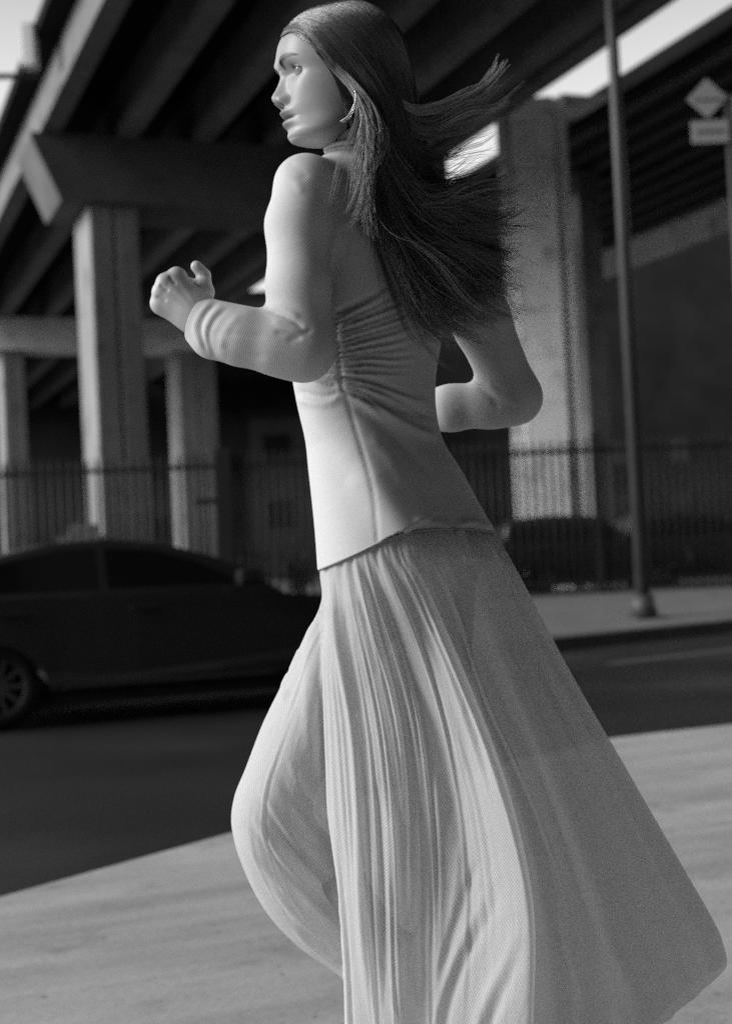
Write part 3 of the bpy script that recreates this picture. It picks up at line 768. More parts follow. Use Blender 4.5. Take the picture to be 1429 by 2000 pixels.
# cut: above the collar, and the sleeve ends
nk = cps(688, 292, .035)
BD = np.maximum(BD, G[1] - (nk[1] + .0) + 0 * BD)
wa = cps(386, 622, .168); wdir = cps(425, 640, .175) - wa; wdir /= np.linalg.norm(wdir)
tw = cps(384, 626, .168)
dl = -((G[0] - tw[0]) * wdir[0] + (G[1] - tw[1]) * wdir[1] + (G[2] - tw[2]) * wdir[2])
V, Q = surface_nets(BD, org, h); del BD
V = relax(V, Q, 2)
px, py = topix(V)
drop = (py > seam_py(px) + 3) | (((tw - V) @ wdir > 0) & (px < 470) & (py > 480))
top = (np.abs(V[:, 1] - nk[1]) < .003) & (px > 640) & (px < 740)
keepf = ~(drop[Q].all(1))
Q = Q[keepf]
used = np.unique(Q); mp = -np.ones(len(V), int); mp[used] = np.arange(len(used)); V = V[used]; Q = mp[Q]
# clean edges: the hem runs along the seam, the cuffs along their plane
px, py = topix(V); sy = seam_py(px); m_ = py > sy
V[m_] = cps(px[m_], sy[m_], V[m_, 2])
o_ = (tw - V) @ wdir; m_ = (o_ > 0) & (px < 470) & (py > 480) & (py < 760); V[m_] += o_[m_, None] * wdir
N = normals(V, Q)
# gathers: fans of folds either side of the side seam
lines = []
sx = lambda y: np.interp(y, [560, 640, 700, 760], [650, 655, 661, 668])
ys = np.linspace(612, 764, 17)
for i, y in enumerate(ys):
    x0 = sx(y) + 4; k = (y - 612) / 152
    # back fold fans up to the right when high, down to the right when low
    L = random.uniform(95, 190) * (1.0 if .1 < k < .95 else .7)
    rise = (1 - k) * .62 - .12 + random.uniform(-.06, .06)
    if k > .8: rise = -.22 - (k - .8) * 1.6
    pts = [(x0, y), (x0 + L * .35, y - L * .30 * rise - 4 + random.uniform(-3, 3)), (x0 + L * .7, y - L * .75 * rise), (x0 + L, y - L * 1.25 * rise)]
    lines.append((pts, -.0085 * random.uniform(.7, 1.25), 4.3, .0, .8))
    pts2 = [(a + random.uniform(-1, 1), b + 5.2) for a, b in pts]
    lines.append((pts2, .0055 * random.uniform(.5, 1.2), 4.0, .0, .8))
for i, y in enumerate(np.linspace(622, 752, 12)):
    x0 = sx(y) - 4; k = (y - 622) / 130; L = random.uniform(32, 62)
    pts = [(x0, y), (x0 - L * .5, y - 3 + 5 * k), (x0 - L, y - 14 * (1 - k) + random.uniform(-8, 2) - 6 * k)]
    lines.append((pts, -.0060 * random.uniform(.7, 1.2), 4.2, .0, .7))
for pts, a, wd, *tt in [([(668, 762), (640, 775), (610, 774), (582, 762)], -.0035, 6), ([(668, 766), (645, 785), (612, 788), (578, 776)], .003, 8), ([(660, 752), (625, 752), (590, 742)], -.004, 5), ([(662, 740), (630, 738), (598, 728)], .003, 6),
                   ([(676, 768), (740, 800), (800, 835), (855, 858)], .006, 9), ([(676, 782), (735, 822), (790, 868), (850, 940)], -.003, 12), ([(672, 770), (720, 780), (790, 800), (850, 815)], -.004, 8),
                   ([(700, 760), (760, 770), (840, 790)], .003, 8), ([(720, 850), (760, 900), (790, 960)], .002, 14),
                   ([(690, 815), (705, 880), (740, 960), (792, 1045)], .0130, 42, .5, .02), ([(720, 850), (745, 920), (775, 980), (815, 1046)], -.0008, 24), ([(760, 860), (800, 930), (835, 1035)], .0012, 20), ([(780, 860), (820, 920), (868, 1035)], -.0015, 18),
                   ([(800, 1022), (840, 1020), (885, 1030)], .003, 9), ([(885, 1030), (920, 1022), (962, 1034)], .005, 8),
                   ([(608, 850), (640, 905), (690, 950)], -.0015, 22), ([(597, 800), (640, 850), (700, 900)], .001, 22)]:
    lines.append((pts, a, wd, *tt))
# side seams
lines.append(([(650, 600), (655, 640), (661, 700), (668, 764)], -.0030, 3.2, 0, 0))
lines.append(([(676, 774), (695, 840), (712, 900), (727, 960), (738, 1058)], -.0022, 3.5, 0, 0))
NT = len(lines)
# elbow and cuff folds on the near sleeve
for pts, a, wd in [([(522, 606), (545, 612), (572, 626), (596, 645)], -.0030, 4), ([(524, 600), (552, 604), (585, 622)], .0018, 6), ([(530, 625), (560, 640), (600, 650)], .0014, 7), ([(535, 650), (562, 652), (590, 662)], -.0018, 5), ([(560, 668), (585, 655), (612, 640)], -.0016, 5),
                   ([(426, 588), (403, 612), (392, 640), (397, 668), (408, 692)], -.0021, 4.5), ([(418, 584), (392, 612), (380, 640), (386, 662), (398, 684)], .0014, 5), ([(447, 601), (422, 622), (408, 650), (411, 678), (422, 700)], -.0016, 4.5), ([(437, 594), (413, 618), (401, 646), (404, 672), (415, 698)], .0012, 5), ([(470, 612), (445, 640), (432, 672), (438, 704)], .0014, 8),
                   ([(430, 672), (470, 690), (520, 700)], -.0012, 7), ([(410, 650), (450, 652), (520, 660)], -.0008, 6),
                   ([(930, 752), (955, 770), (975, 800)], -.0018, 6), ([(950, 745), (975, 770), (1000, 775)], .0015, 6), ([(935, 760), (985, 790), (1015, 800)], -.0015, 5),
                   ([(560, 320), (585, 330), (600, 350)], -.0010, 8), ([(548, 345), (575, 352), (590, 380)], .0010, 8)]:
    lines.append((pts, a, wd))
torso_m = (V[:, 2] < torso_w(*topix(V)) + .018).astype(float)
for _ in range(2): torso_m = relax(np.repeat(torso_m[:, None], 3, 1), Q, 1, .6)[:, 0]
V = creases(V, N, lines[:NT], .15, torso_m)
V = creases(V, N, lines[NT:])
V = relax(V, Q, 1, .35)
PERSON = None
bodice_data = (V, Q)
px, py = topix(V)
bodice_uv = np.stack([V[:, 0] + .35 * V[:, 2], V[:, 1] - .2 * V[:, 2]], 1)

def set_uv(o, uvv):
    me = o.data; ul = me.uv_layers.new(name='UVMap'); li = np.zeros(len(me.loops), np.int32); me.loops.foreach_get('vertex_index', li)
    ul.data.foreach_set('uv', uvv[li].astype(np.float32).ravel())
def set_tone(o, t):
    c = np.ones((len(t), 4), np.float32); c[:, :3] = np.asarray(t)[:, None]
    at = o.data.attributes.new('tone', 'FLOAT_COLOR', 'POINT'); at.data.foreach_set('color', c.ravel())
# ---------------------------------------------------------------- head
ALPHA = math.radians(15)
FWD = np.array([-math.cos(ALPHA), 0, math.sin(ALPHA)]); LEF = np.array([math.sin(ALPHA), 0, math.cos(ALPHA)]); UPV = np.array([0, 1, 0])
HW = .045
HC = cps(668, 140, HW); HS = F / (D0 - HW)
def h2c(P): return HC + P[..., 0:1] * FWD + P[..., 1:2] * LEF + P[..., 2:3] * UPV
zpy = lambda py: (140 - np.asarray(py, float)) / HS
KP = (1000 - 140) / (D0 - HW) / HS          # nearer points sit higher in a view from below
zE = lambda py: zpy(py) - KP * (.031 * math.cos(ALPHA) + .079 * math.sin(ALPHA))
zM = lambda py: zpy(py) - KP * .088 * math.sin(ALPHA)
zA = lambda py: zpy(py) - KP * (.0125 * math.cos(ALPHA) + .092 * math.sin(ALPHA))
zS = lambda py, y: zpy(py) - KP * (y * math.cos(ALPHA) + .03 * math.sin(ALPHA))
xpx = lambda px: (668 - np.asarray(px, float)) / HS / math.cos(ALPHA)
MASK = [(288, 588), (285, 577), (280, 569), (274, 566), (268, 563), (262, 562), (252, 563), (245, 562), (235, 560), (225, 557), (215, 556), (205, 557), (195, 558), (180, 558.5), (165, 557), (150, 552), (143, 547), (136, 543), (122, 541), (109, 541.5), (97, 543), (84, 546), (70, 553), (55, 566), (42, 583), (30, 606), (20, 634), (13, 664), (10, 690)]
PROF = [(160, 545.5), (168, 543), (178, 538), (184, 534.2), (189, 532), (194, 532.5), (199, 535.5), (203, 541), (206, 547), (208, 550)]
BACK = [(-.116, .012), (-.10, .0), (-.085, -.02), (-.07, -.045), (-.055, -.065), (-.03, -.085), (0, -.095), (.03, -.094), (.055, -.084), (.075, -.066), (.09, -.04), (.096, -.025), (.1, -.015)]
WID = [(-.1165, .006), (-.114, .024), (-.108, .040), (-.098, .050), (-.085, .056), (-.065, .0610), (-.045, .0655), (-.02, .0700), (0, .0725), (.02, .0745), (.045, .071), (.065, .060), (.08, .045), (.09, .030), (.096, .016), (.1, .003)]
EXN = [(-.1165, 1.9), (-.10, 1.75), (-.08, 1.85), (-.05, 2.15), (-.02, 2.35), (.02, 2.35), (.06, 2.2), (.1, 2.0)]
nz_, nth = 330, 460
mk = np.array(sorted([(float(zpy(a) - KP * max(0, float(xpx(b))) * math.sin(ALPHA)), float(xpx(b + 1.5))) for a, b in [(a if a < 262 else 262 + (a - 262) * .74, b) for a, b in MASK]]))
zlo, zhi = mk[0, 0], mk[-1, 0]
zz_ = np.concatenate([zlo + (zhi - zlo) * (np.linspace(0, 1, nz_))])
zz_ = zlo + (zhi - zlo) * (.5 - .5 * np.cos(np.pi * np.linspace(0, 1, nz_))) * .35 + (zhi - zlo) * np.linspace(0, 1, nz_) * .65
tq = np.linspace(-1, 1, nth, endpoint=False); th = np.pi * (tq + .55 * np.sin(np.pi * tq) / np.pi * -1)
th = np.pi * (tq - .20 * np.sin(np.pi * tq) * 1.0 / 1.0 * .9)
shf = lambda T: [(z - .0050 * min(1, max(0, (.05 - z) / .06)) * min(1, max(0, (z + .1165) / .05)) + (zlo + .1165) * min(1, max(0, (-.06 - z) / .0565)),) + tuple(r) for z, *r in T]
BACK, WID, EXN = shf(BACK), shf(WID), shf(EXN)
xf = smooth_interp(mk, zz_)[:, 0]; xb = smooth_interp(BACK, zz_)[:, 0]; wy = smooth_interp(WID, zz_)[:, 0]; en = smooth_interp(EXN, zz_)[:, 0]
xm = np.where(zz_ < -.06, .012 + (-.06 - zz_) * .35, np.where(zz_ > .03, -.012, np.interp(zz_, [-.06, .03], [.012, -.012])))
def sm_(a_, s_=9):
    k_ = np.exp(-(np.arange(-3 * s_, 3 * s_ + 1) / s_) ** 2 / 2); k_ /= k_.sum(); return np.convolve(np.pad(a_, 3 * s_, mode='edge'), k_, 'valid')
xm = np.interp(zz_, [zlo, zlo + .025, -.0665, -.004, .06, .1], [.040, .024, .010, -.002, -.012, -.015])
e_ = np.clip(np.minimum(np.arange(nz_), np.arange(nz_)[::-1]) / 25, 0, 1); wy = wy + (sm_(wy) - wy) * e_; en = sm_(en, 14); xm = sm_(xm, 12)
ct, st_ = np.cos(th), np.sin(th)
e = 2 / en[:, None]
fx = np.sign(ct) * np.abs(ct) ** np.where(ct > 0, e, 1.0); fy = np.sign(st_) * np.abs(st_) ** np.where(ct > 0, e, 1.0)
X = np.where(ct > 0, xm[:, None] + (xf - xm)[:, None] * fx, xm[:, None] + (xm - xb)[:, None] * fx)
Y = wy[:, None] * fy; Z = np.repeat(zz_[:, None], nth, 1)
front = np.clip(ct, 0, 1)[None, :] ** .5 * np.ones_like(X)
g = lambda a, s: np.exp(-(a / s) ** 2)
aY = np.abs(Y)
# eye sockets, brow ridge, cheekbones, temples
X = X - front * .0140 * g(aY - .031, .0175) * g(Z - zE(136), .0105)
X = X + front * .0032 * g(aY - .024, .020) * g(Z - zE(117), .008)
X = X + front * .0035 * g(aY - .046, .018) * g(Z - zE(172), .020)
X = X - front * .0030 * g(aY - .046, .016) * g(Z - zE(222), .020)
X = X - front * .0025 * g(aY - .0145, .007) * g(Z - zE(134), .010)
# nose
prof = np.array(sorted([(float(zpy(a) - KP * float(xpx(b)) * math.sin(ALPHA)), float(xpx(b + 1.2))) for a, b in PROF]))
nh = np.interp(zz_, prof[:, 0], prof[:, 1], left=-1, right=-1)
nh = np.where(nh > -1, np.maximum(nh - xf, 0), 0)
zb0, zb1 = prof[-1, 0], float(zM(141)); hb0 = prof[-1, 1] - np.interp(prof[-1, 0], zz_, xf)
nh = nh + np.where((zz_ > zb0) & (zz_ < zb1), hb0 * (1 - (zz_ - zb0) / (zb1 - zb0)), 0)
nsig = np.interp(zz_, [zM(206), zM(192), zM(180), zM(165), zM(150), zM(140)], [.0085, .0108, .0098, .0080, .0085, .012])
X = X + front * nh[:, None] * np.exp(-(aY / nsig[:, None]) ** 2.2)
X = X + front * .0110 * g(aY - .0128, .0056) * g(Z - zA(195), .0070)
X = X - front * .0032 * g(aY - .0208, .004) * g(Z - zA(195), .008)
X = X - front * .0075 * g(aY - .0075, .0030) * g(Z - zA(201.5), .0024)
# lips and chin
lw = np.exp(-(aY / .0195) ** 3)
X = X + front * lw * (.0064 * g(Z - zM(220.5) - .0010 * g(aY, .006), .0052) + .0068 * g(Z - zM(241.5), .0058) - .0095 * g(Z - zM(231.5), .0016))
X = X - front * .0022 * g(aY, .0035) * g(Z - zM(211), .0045)
X = X - front * .0016 * g(aY, .013) * g(Z - zM(253), .0050)
X = X - front * .0015 * g(aY - .024, .006) * g(Z - zM(230), .007)
SK = .30
tone = np.full(X.shape, SK)
isf = (ct[None, :] > 0) * np.ones_like(X, bool)
# the socket floor stays behind the eyeball; ball and lids are modelled below
EYC = np.array([.0668, .0325, float(zE(136))]); ER = .0122
r2 = (aY - EYC[1]) ** 2 + (Z - EYC[2]) ** 2
X = np.where(isf & (r2 < .0088 ** 2), np.minimum(X, EYC[0] + np.sqrt(np.maximum((ER - .0014) ** 2 - r2, .0055 ** 2)) + np.clip((np.sqrt(r2) - .0070) / .0018, 0, 1) * .02), X)
# brows
def brow_z(a): return np.interp(a, [.013, .017, .024, .034, .043, .050], [zE(127), zE(120), zE(114.5), zE(111.5), zE(112), zE(115)])
def brow_t(a): return np.interp(a, [.013, .018, .028, .040, .052], [.0042, .0054, .0046, .0032, .0008])
bm_ = np.exp(-((Z - brow_z(aY)) / brow_t(aY)) ** 4) * np.clip((aY - .011) / .004, 0, 1) * np.clip((.053 - aY) / .004, 0, 1) * isf
bn = .85 + .15 * np.sin(aY * 2600 + Z * 1500)
tone = tone * (1 - bm_ * .975)
# lips, nostrils
lipm = lw * (np.exp(-((Z - zM(221.5)) / .0066) ** 4) + np.exp(-((Z - zM(240)) / .0070) ** 4)) * isf
tone = tone * (1 - .45 * np.clip(lipm, 0, 1) * np.clip((.0225 - aY) / .003, 0, 1))
tone = np.where(g(aY - .0075, .0030) * g(Z - zA(201.3), .0024) * front > .45, .05, tone)  # dark of the nostril hollows painted into the skin tone
# hair-covered scalp
hz_ = [float(zS(a, b)) for a, b in ((245, .05), (193, .062), (155, .066), (134, .066), (120, .064), (88, .056), (67, .042), (60, .030))]
hx = np.interp(Z, hz_, [.002, .012, .026, .034, .041, .058, .074, .086])
sdm = np.maximum(hx - X, (Z - zpy(62)) * 1.2); sdm = np.where((Z < zS(245, .05)) & (X > -.02), -1, sdm)
sc_ = np.clip(sdm / .010, 0, 1); scalp = sdm > 0
infl = np.interp(zz_, [-.116, -.07, 0, .1], [.001, .003, .005, .005])[:, None] * sc_ * sc_ * (3 - 2 * sc_)
nx_ = (X - xm[:, None]); rr = np.sqrt(nx_ ** 2 + Y ** 2) + 1e-6
X = X + infl * nx_ / rr; Y = Y + infl * Y / rr; Z = Z + infl * np.clip(Z / .1, 0, 1) * .6
tone = np.where(scalp, .012, tone)
HV = np.stack([X, Y, Z], -1)
hv = HV.reshape(-1, 3); hv = np.concatenate([hv, [[xm[0], 0, zz_[0]]], [[xm[-1], 0, zz_[-1] + .004]]])
ii, jj = np.meshgrid(np.arange(nz_ - 1), np.arange(nth), indexing='ij')
a = ii * nth + jj; b = ii * nth + (jj + 1) % nth
hq = np.stack([a, b, b + nth, a + nth], -1).reshape(-1, 4)
nb = nz_ * nth
j = np.arange(0, nth, 2)
hq = np.concatenate([hq, np.stack([np.full(len(j), nb), (j + 2) % nth, (j + 1) % nth, j], 1), np.stack([np.full(len(j), nb + 1), (nz_ - 1) * nth + j, (nz_ - 1) * nth + (j + 1) % nth, (nz_ - 1) * nth + (j + 2) % nth], 1)])
htone = np.concatenate([tone.ravel(), [.30, .012]])
headV = h2c(hv)
# eyeballs
def ball_mesh(c, r, look, n=40):
    t = np.linspace(0, np.pi, n + 1); p = np.linspace(0, 2 * np.pi, n * 2, endpoint=False)
    T_, P_ = np.meshgrid(t, p, indexing='ij'); D = np.stack([np.sin(T_) * np.cos(P_), np.sin(T_) * np.sin(P_), np.cos(T_)], -1).reshape(-1, 3)
    V = c + r * D; i, j = np.meshgrid(np.arange(n), np.arange(2 * n), indexing='ij'); a = i * 2 * n + j; b = i * 2 * n + (j + 1) % (2 * n)
    q = np.stack([a, a + 2 * n, b + 2 * n, b], -1).reshape(-1, 4)
    ca = D @ (look / np.linalg.norm(look)); ang = np.degrees(np.arccos(np.clip(ca, -1, 1)))
    tn = np.where(ang < 13, .01, np.where(ang < 31, .03, .28)); return V, q, tn

# ---------------------------------------------------------------- hands
def hand_sdf(G, P, W, k=.010):
    """P: dict of joints in camera space"""
    D = None
    for f in ('i', 'm', 'r', 'l'):
        K = P[f][0]
        d = cone(G, W, K, .0175, .0098); D = d if D is None else smin(D, d, .022)
    D = smin(D, cone(G, P['i'][0], P['l'][0], .0100, .0095), .008)
    D = smin(D, cone(G, P['heel'], P['l'][0], .0165, .0115), .012)
    D = smin(D, cone(G, P['fore'], W, .0260, .0215), .02)
    for f, r in (('i', .0088), ('m', .0090), ('r', .0086), ('l', .0076)):
        c = P[f]; fd = None
        for n_, (a, b) in enumerate(zip(c, c[1:])):
            d = cone(G, a, b, r * (1.06 - .08 * n_), r * (.98 - .08 * n_)); fd = d if fd is None else smin(fd, d, .003)
        D = smin(D, fd, .0035)
    if 'kn' in P:
        for c_, r_ in P['kn']: D = smin(D, cone(G, c_, c_ + 1e-4, r_ + .0007, r_ + .0007), .0065)
    t = P['t']; td = smin(cone(G, t[0], t[1], .0160, .0125), cone(G, t[1], t[2], .0118, .0092), .005); td = smin(td, cone(G, t[2], t[3], .0094, .0082), .003)
    return smin(D, td, .009)
def fist(kn, dirs):
    return kn
def make_hand(lo, hi, P, W, h=.0016):
    G, org, _ = grid(lo, hi, h); D = hand_sdf(G, P, W).astype(np.float32); V, Q = surface_nets(D, org, h); V = relax(V, Q, 1, .4); return V, Q
K = {'i': (349, 541, .176), 'm': (327, 551, .180), 'r': (318, 572, .178), 'l': (316, 595, .170)}
HP = {}
for f, kp_ in K.items():
    k0_ = np.array(kp_, float); x, y, w_ = kp_
    s = {'i': 1.0, 'm': 1.08, 'r': 1.0, 'l': .82}[f]
    HP[f] = [cps(x, y, w_), cps(x + 2, y + 6, w_ - .040 * s), cps(x + 34 * s, y + 16, w_ - .046 * s), cps(x + 46 * s, y + 16, w_ - .026 * s)]
HP['kn'] = [(cps(344, 536, .178), .0086), (cps(320, 549, .182), .0088), (cps(311, 569, .180), .0083), (cps(309, 592, .172), .0080)]
HP['heel'] = cps(372, 622, .163); HP['fore'] = cps(425, 640, .175)
HP['t'] = [cps(386, 598, .158), cps(401, 571, .148), cps(398.5, 537, .142), cps(384, 520.5, .146)]
hVl, hQl = make_hand([cps(296, 560, .1)[0], cps(360, 668, .16)[1], .105], [cps(434, 560, .17)[0], cps(360, 500, .13)[1], .215], HP, cps(384, 610, .166))
# tendons and knuckle dimples
N_ = normals(hVl, hQl)
hl = [([K['i'][:2], (385, 600)], .0004, 5), ([K['m'][:2], (380, 606)], .0004, 5), ([K['r'][:2], (378, 612)], .0004, 5), ([K['l'][:2], (374, 618)], .0003, 5)]
hl += [([(329, 538), (336, 546), (345, 556)], -.0016, 3.2), ([(311, 556), (320, 562), (331, 569)], -.0016, 3.2), ([(304, 579), (314, 583), (327, 588)], -.0014, 3.2)]
for f in (): hl.append(([(K[f][0] - 3, K[f][1] - 2), (K[f][0] + 3, K[f][1] + 2)], .0010, 8))
hl += [([(390, 536), (407, 540)], -.0007, 3), ([(380, 512), (380, 526)], -.0005, 4)]
hVl = creases(hVl, N_, hl, .2)
# right hand, a loose fist beyond the waist
Wr = cps(800, 806, -.22)
RP = {}
fd = cps(800, 806, -.22) - cps(880, 797, -.19); fd /= np.linalg.norm(fd); dn = np.array([0, -1., 0]); sd_ = np.cross(fd, dn)
for n_, f in enumerate(('i', 'm', 'r', 'l')):
    kpt = Wr + fd * (.078 - .006 * abs(n_ - 1)) - dn * (.028 - .018 * n_); s = (1, 1.08, 1, .82)[n_]
    RP[f] = [kpt, kpt + sd_ * .038 * s + fd * .012, kpt + sd_ * .046 * s - fd * .020, kpt + sd_ * .026 * s - fd * .030]
RP['heel'] = Wr + dn * .014; RP['fore'] = Wr - fd * .04
RP['t'] = [Wr - dn * .018 + fd * .012, Wr - dn * .038 + fd * .038 + sd_ * .012, Wr - dn * .034 + fd * .060 + sd_ * .03, Wr - dn * .018 + fd * .072 + sd_ * .045]
allp = np.array([p for v_ in RP.values() for p in (v_ if isinstance(v_, list) else [v_])])
hVr, hQr = make_hand(allp.min(0) - .035, allp.max(0) + .035, RP, Wr, .0022)

# ---------------------------------------------------------------- body under the dress, neck and legs
h = .0066
G, org, _ = grid([cps(400, 1000, .1)[0], cps(700, 2330, 0)[1] - .16, -.36], [cps(1075, 1000, -.16)[0] + .02, cps(690, 225, .05)[1], .25], h)
D = smin(torso_sdf(G, -.022, cps(700, 1090, 0)[1]), np.maximum(bodice_sdf(G, -.0075), cps(700, 900, 0)[1] - G[1]), .01)
D = np.where(G[1] + 0 * D < cps(700, 1120, 0)[1], np.float32(1), D) if False else D
neck = smin(cone(G, cps(698, 205, .03), cps(698, 262, .03), .046, .0435), cone(G, cps(698, 262, .03), cps(702, 335, .015), .043, .050), .02)
D = smin(D, neck, .022)
hipL = cps(765, 1050, .03); kneeL = cps(540, 1592, -.085); ankL = cps(850, 1960, -.15); toeL = cps(860, 2100, -.17)
hipR = cps(850, 1040, -.055); kneeR = cps(850, 1640, -.09); ankR = cps(930, 2240, -.10); toeR = cps(800, 2330, -.13)
for A, B, C_, T_ in ((hipL, kneeL, ankL, toeL), (hipR, kneeR, ankR, toeR)):
    leg = smin(cone(G, A, B, .066, .042), cone(G, B, B + (C_ - B) * .35, .040, .043), .03)
    leg = smin(leg, cone(G, B + (C_ - B) * .35, C_, .043, .028), .03)
    leg = smin(leg, cone(G, C_, T_, .030, .022), .02)
    D = smin(D, leg, .05)
bV, bQ = surface_nets(D.astype(np.float32), org, h); del D
bV = relax(bV, bQ, 1)

parts = [(headV, hq, htone)]
for s in (1, -1):
    c = EYC * [1, s, 1] ; v_, q_, t_ = ball_mesh(c, ER, np.array([1.0, .42, .10])); parts.append((h2c(v_), q_, t_))
# eyelids: thick spherical shells parted along an almond
def lid_mesh(s, upper):
    A = np.radians(np.linspace(-78, 78, 61)); rows = []
    ad = np.degrees(A); op = np.clip(1 - (np.abs(ad) / 54) ** 2.2, 0, 1)
    eu = 1.5 + 14.5 * op + .03 * ad; el = 1.0 - 20.0 * op ** .8 + .03 * ad
    e0 = eu if upper else el; e1 = 68 if upper else -62
    tn = []
    for r_, t, dark in ((ER - .0004, 0, 1), (ER + .0010, 0, 1), (ER + .0013, .02, 1), (ER + .0014, .07, .35), (ER + .0014, .13, 0), (ER + .0013, .3, 0), (ER + .0008, .55, 0), (ER + .0002, .8, 0), (ER - .0012, 1, 0)):
        e = np.radians(e0 + (e1 - e0) * t); r_ = r_ - (0 if upper else .0012 * min(1, .3 + t * 6)); rows.append(np.stack([r_ * np.cos(e) * np.cos(A), s * r_ * np.cos(e) * np.sin(A), r_ * np.sin(e)], -1))
        r_k = 0 if upper else 1; base = .27 if upper else .31; dk = .02 if upper else .20
        tn.append(np.full(len(A), base * (1 - dark) + dk * dark))
    V = np.array(rows).reshape(-1, 3); n = len(A); i, j = np.meshgrid(np.arange(len(rows) - 1), np.arange(n - 1), indexing='ij'); a = i * n + j
    q = np.stack([a, a + 1, a + n + 1, a + n], -1).reshape(-1, 4)
    return V + EYC * [1, s, 1], q, np.concatenate(tn)
for s_ in (1, -1):
    for u_ in (True, False):
        v_, q_, t_ = lid_mesh(s_, u_); parts.append((h2c(v_), q_, t_))
lv, lq = [], []
for s in (1, -1):                            # short upper lashes
    for ad in np.linspace(-40, 56, 26):
        A = math.radians(ad); e = math.radians(1.5 + 14.5 * max(0, 1 - (abs(ad) / 54) ** 2.2) + .03 * ad); rr_ = ER + .0012
        d = np.array([math.cos(e) * math.cos(A), math.cos(e) * math.sin(A), math.sin(e)]); p = EYC + rr_ * d
        t_ = np.array([-math.sin(A), math.cos(A), 0]); tip = p + d * .0030 + np.array([0, 0, .0022]) + t_ * .0012 * ad / 50; m_ = np.array([1, s, 1]); n0 = len(lv)
        lv += [(p - t_ * .00013) * m_, (p + t_ * .00013) * m_, (p + np.array([0, 0, .00022])) * m_, tip * m_]
        lq += [(n0, n0 + 1, n0 + 3), (n0 + 1, n0 + 2, n0 + 3), (n0 + 2, n0, n0 + 3)]
# ear (mostly under the hair)
def ell(c, r, n=18):
    t = np.linspace(0, np.pi, n + 1); p = np.linspace(0, 2 * np.pi, 2 * n, endpoint=False); T_, P_ = np.meshgrid(t, p, indexing='ij')
    D_ = np.stack([np.sin(T_) * np.cos(P_), np.sin(T_) * np.sin(P_), np.cos(T_)], -1).reshape(-1, 3) * r
    i, j = np.meshgrid(np.arange(n), np.arange(2 * n), indexing='ij'); a = i * 2 * n + j; b = i * 2 * n + (j + 1) % (2 * n)
    return D_ + c, np.stack([a, a + 2 * n, b + 2 * n, b], -1).reshape(-1, 4)
for s in (1, -1):
    v_, q_ = ell(np.array([-.012, s * .072, -.012]), np.array([.015, .008, .028])); parts.append((h2c(v_), q_, np.full(len(v_), .42)))
parts += [(hVl, hQl, np.full(len(hVl), .42)), (hVr, hQr, np.full(len(hVr), .42)), (bV, bQ, np.full(len(bV), .45))]
Vs, Qs, Ts, o_ = [], [], [], 0
for v_, q_, t_ in parts:
    Vs.append(v_); Qs.append(q_ + o_); Ts.append(t_); o_ += len(v_)
Qa = np.concatenate(Qs); eye0 = len(headV); eye1 = eye0 + len(parts[1][0]) + len(parts[2][0])
Ta = np.concatenate(Ts); M['scalp'] = gmat('scalp', .010, .8, 0, 1, .1); M['eye'] = attr_mat('eye', 'tone', .08, .35)
person = np_mesh('person', c2l(np.concatenate(Vs)), Qa, None, loc=GR, mats=[M['skin'], M['scalp'], M['eye']], midx=np.where((np.abs(Ta[Qa] - .012) < 1e-6).all(1), 1, np.where((Qa >= eye0).all(1) & (Qa < eye1).all(1), 2, 0)))
tag(person, 'woman in a long pale sheer gown running to the left, long dark hair blowing behind', 'person')
set_tone(person, np.concatenate(Ts))
lash = np_mesh('eyelashes', c2l(h2c(np.array(lv))), np.array([q[:3] for q in lq]), gmat('lash', .01, .6), person)

bod = np_mesh('bodice', c2l(bodice_data[0]), bodice_data[1], M['jersey'], person); set_uv(bod, bodice_uv)
def tube(curves, radii, ns=8):
    V, Q = [], []
    for P, R_ in zip(curves, radii):
        P = np.asarray(P, float); R_ = np.broadcast_to(np.asarray(R_, float), (len(P),)); T_ = np.gradient(P, axis=0); T_ /= np.linalg.norm(T_, axis=1, keepdims=True) + 1e-9
        A = np.cross(T_, [0, 0, 1.0]); A /= np.linalg.norm(A, axis=1, keepdims=True) + 1e-9; B = np.cross(T_, A); n0 = sum(len(x) for x in V)
        ang = np.linspace(0, 2 * np.pi, ns, endpoint=False)
        ring = P[:, None, :] + R_[:, None, None] * (np.cos(ang)[None, :, None] * A[:, None, :] + np.sin(ang)[None, :, None] * B[:, None, :])
        V.append(ring.reshape(-1, 3)); i, j = np.meshgrid(np.arange(len(P) - 1), np.arange(ns), indexing='ij'); a = i * ns + j; b = i * ns + (j + 1) % ns
        Q.append(np.stack([a, b, b + ns, a + ns], -1).reshape(-1, 4) + n0)
    return np.concatenate(V), np.concatenate(Q)
# collar band round the neck
a = np.linspace(0, 2 * np.pi, 72)
cc = cps(697, 292, .031)
ring = np.stack([cc[0] + .0455 * np.cos(a), cc[1] + .0012 * np.cos(a) + 0 * a, cc[2] + .0455 * np.sin(a)], -1)
v_, q_ = tube([ring], [.0042], 10)
np_mesh('collar', c2l(v_), q_, M['jersey'], person)
col = person
# earring: three fine chains hanging from the lobe and swinging forward
ch = []
for k in range(4):
    ch.append(cps(*np.array(spline([(694 + k * .8, 180, .150), (693 + k * 1.2 + 1, 196, .150), (687 + k * 2.2, 213, .148), (677 + k * 3.0, 229 + k * .5, .146), (664 + k * 3.2, 237 + k * 1.2, .142)], 16)).T))
v_, q_ = tube(ch[:3], [.0008] * 3, 6)
er = np_mesh('earring', c2l(v_), q_, M['metal'], person)
v_, q_ = ball_mesh(cps(694, 179, .149), .0022, np.array([1., 0, 0]), 8)[:2]
np_mesh('stud', c2l(v_), q_, M['metal'], er)

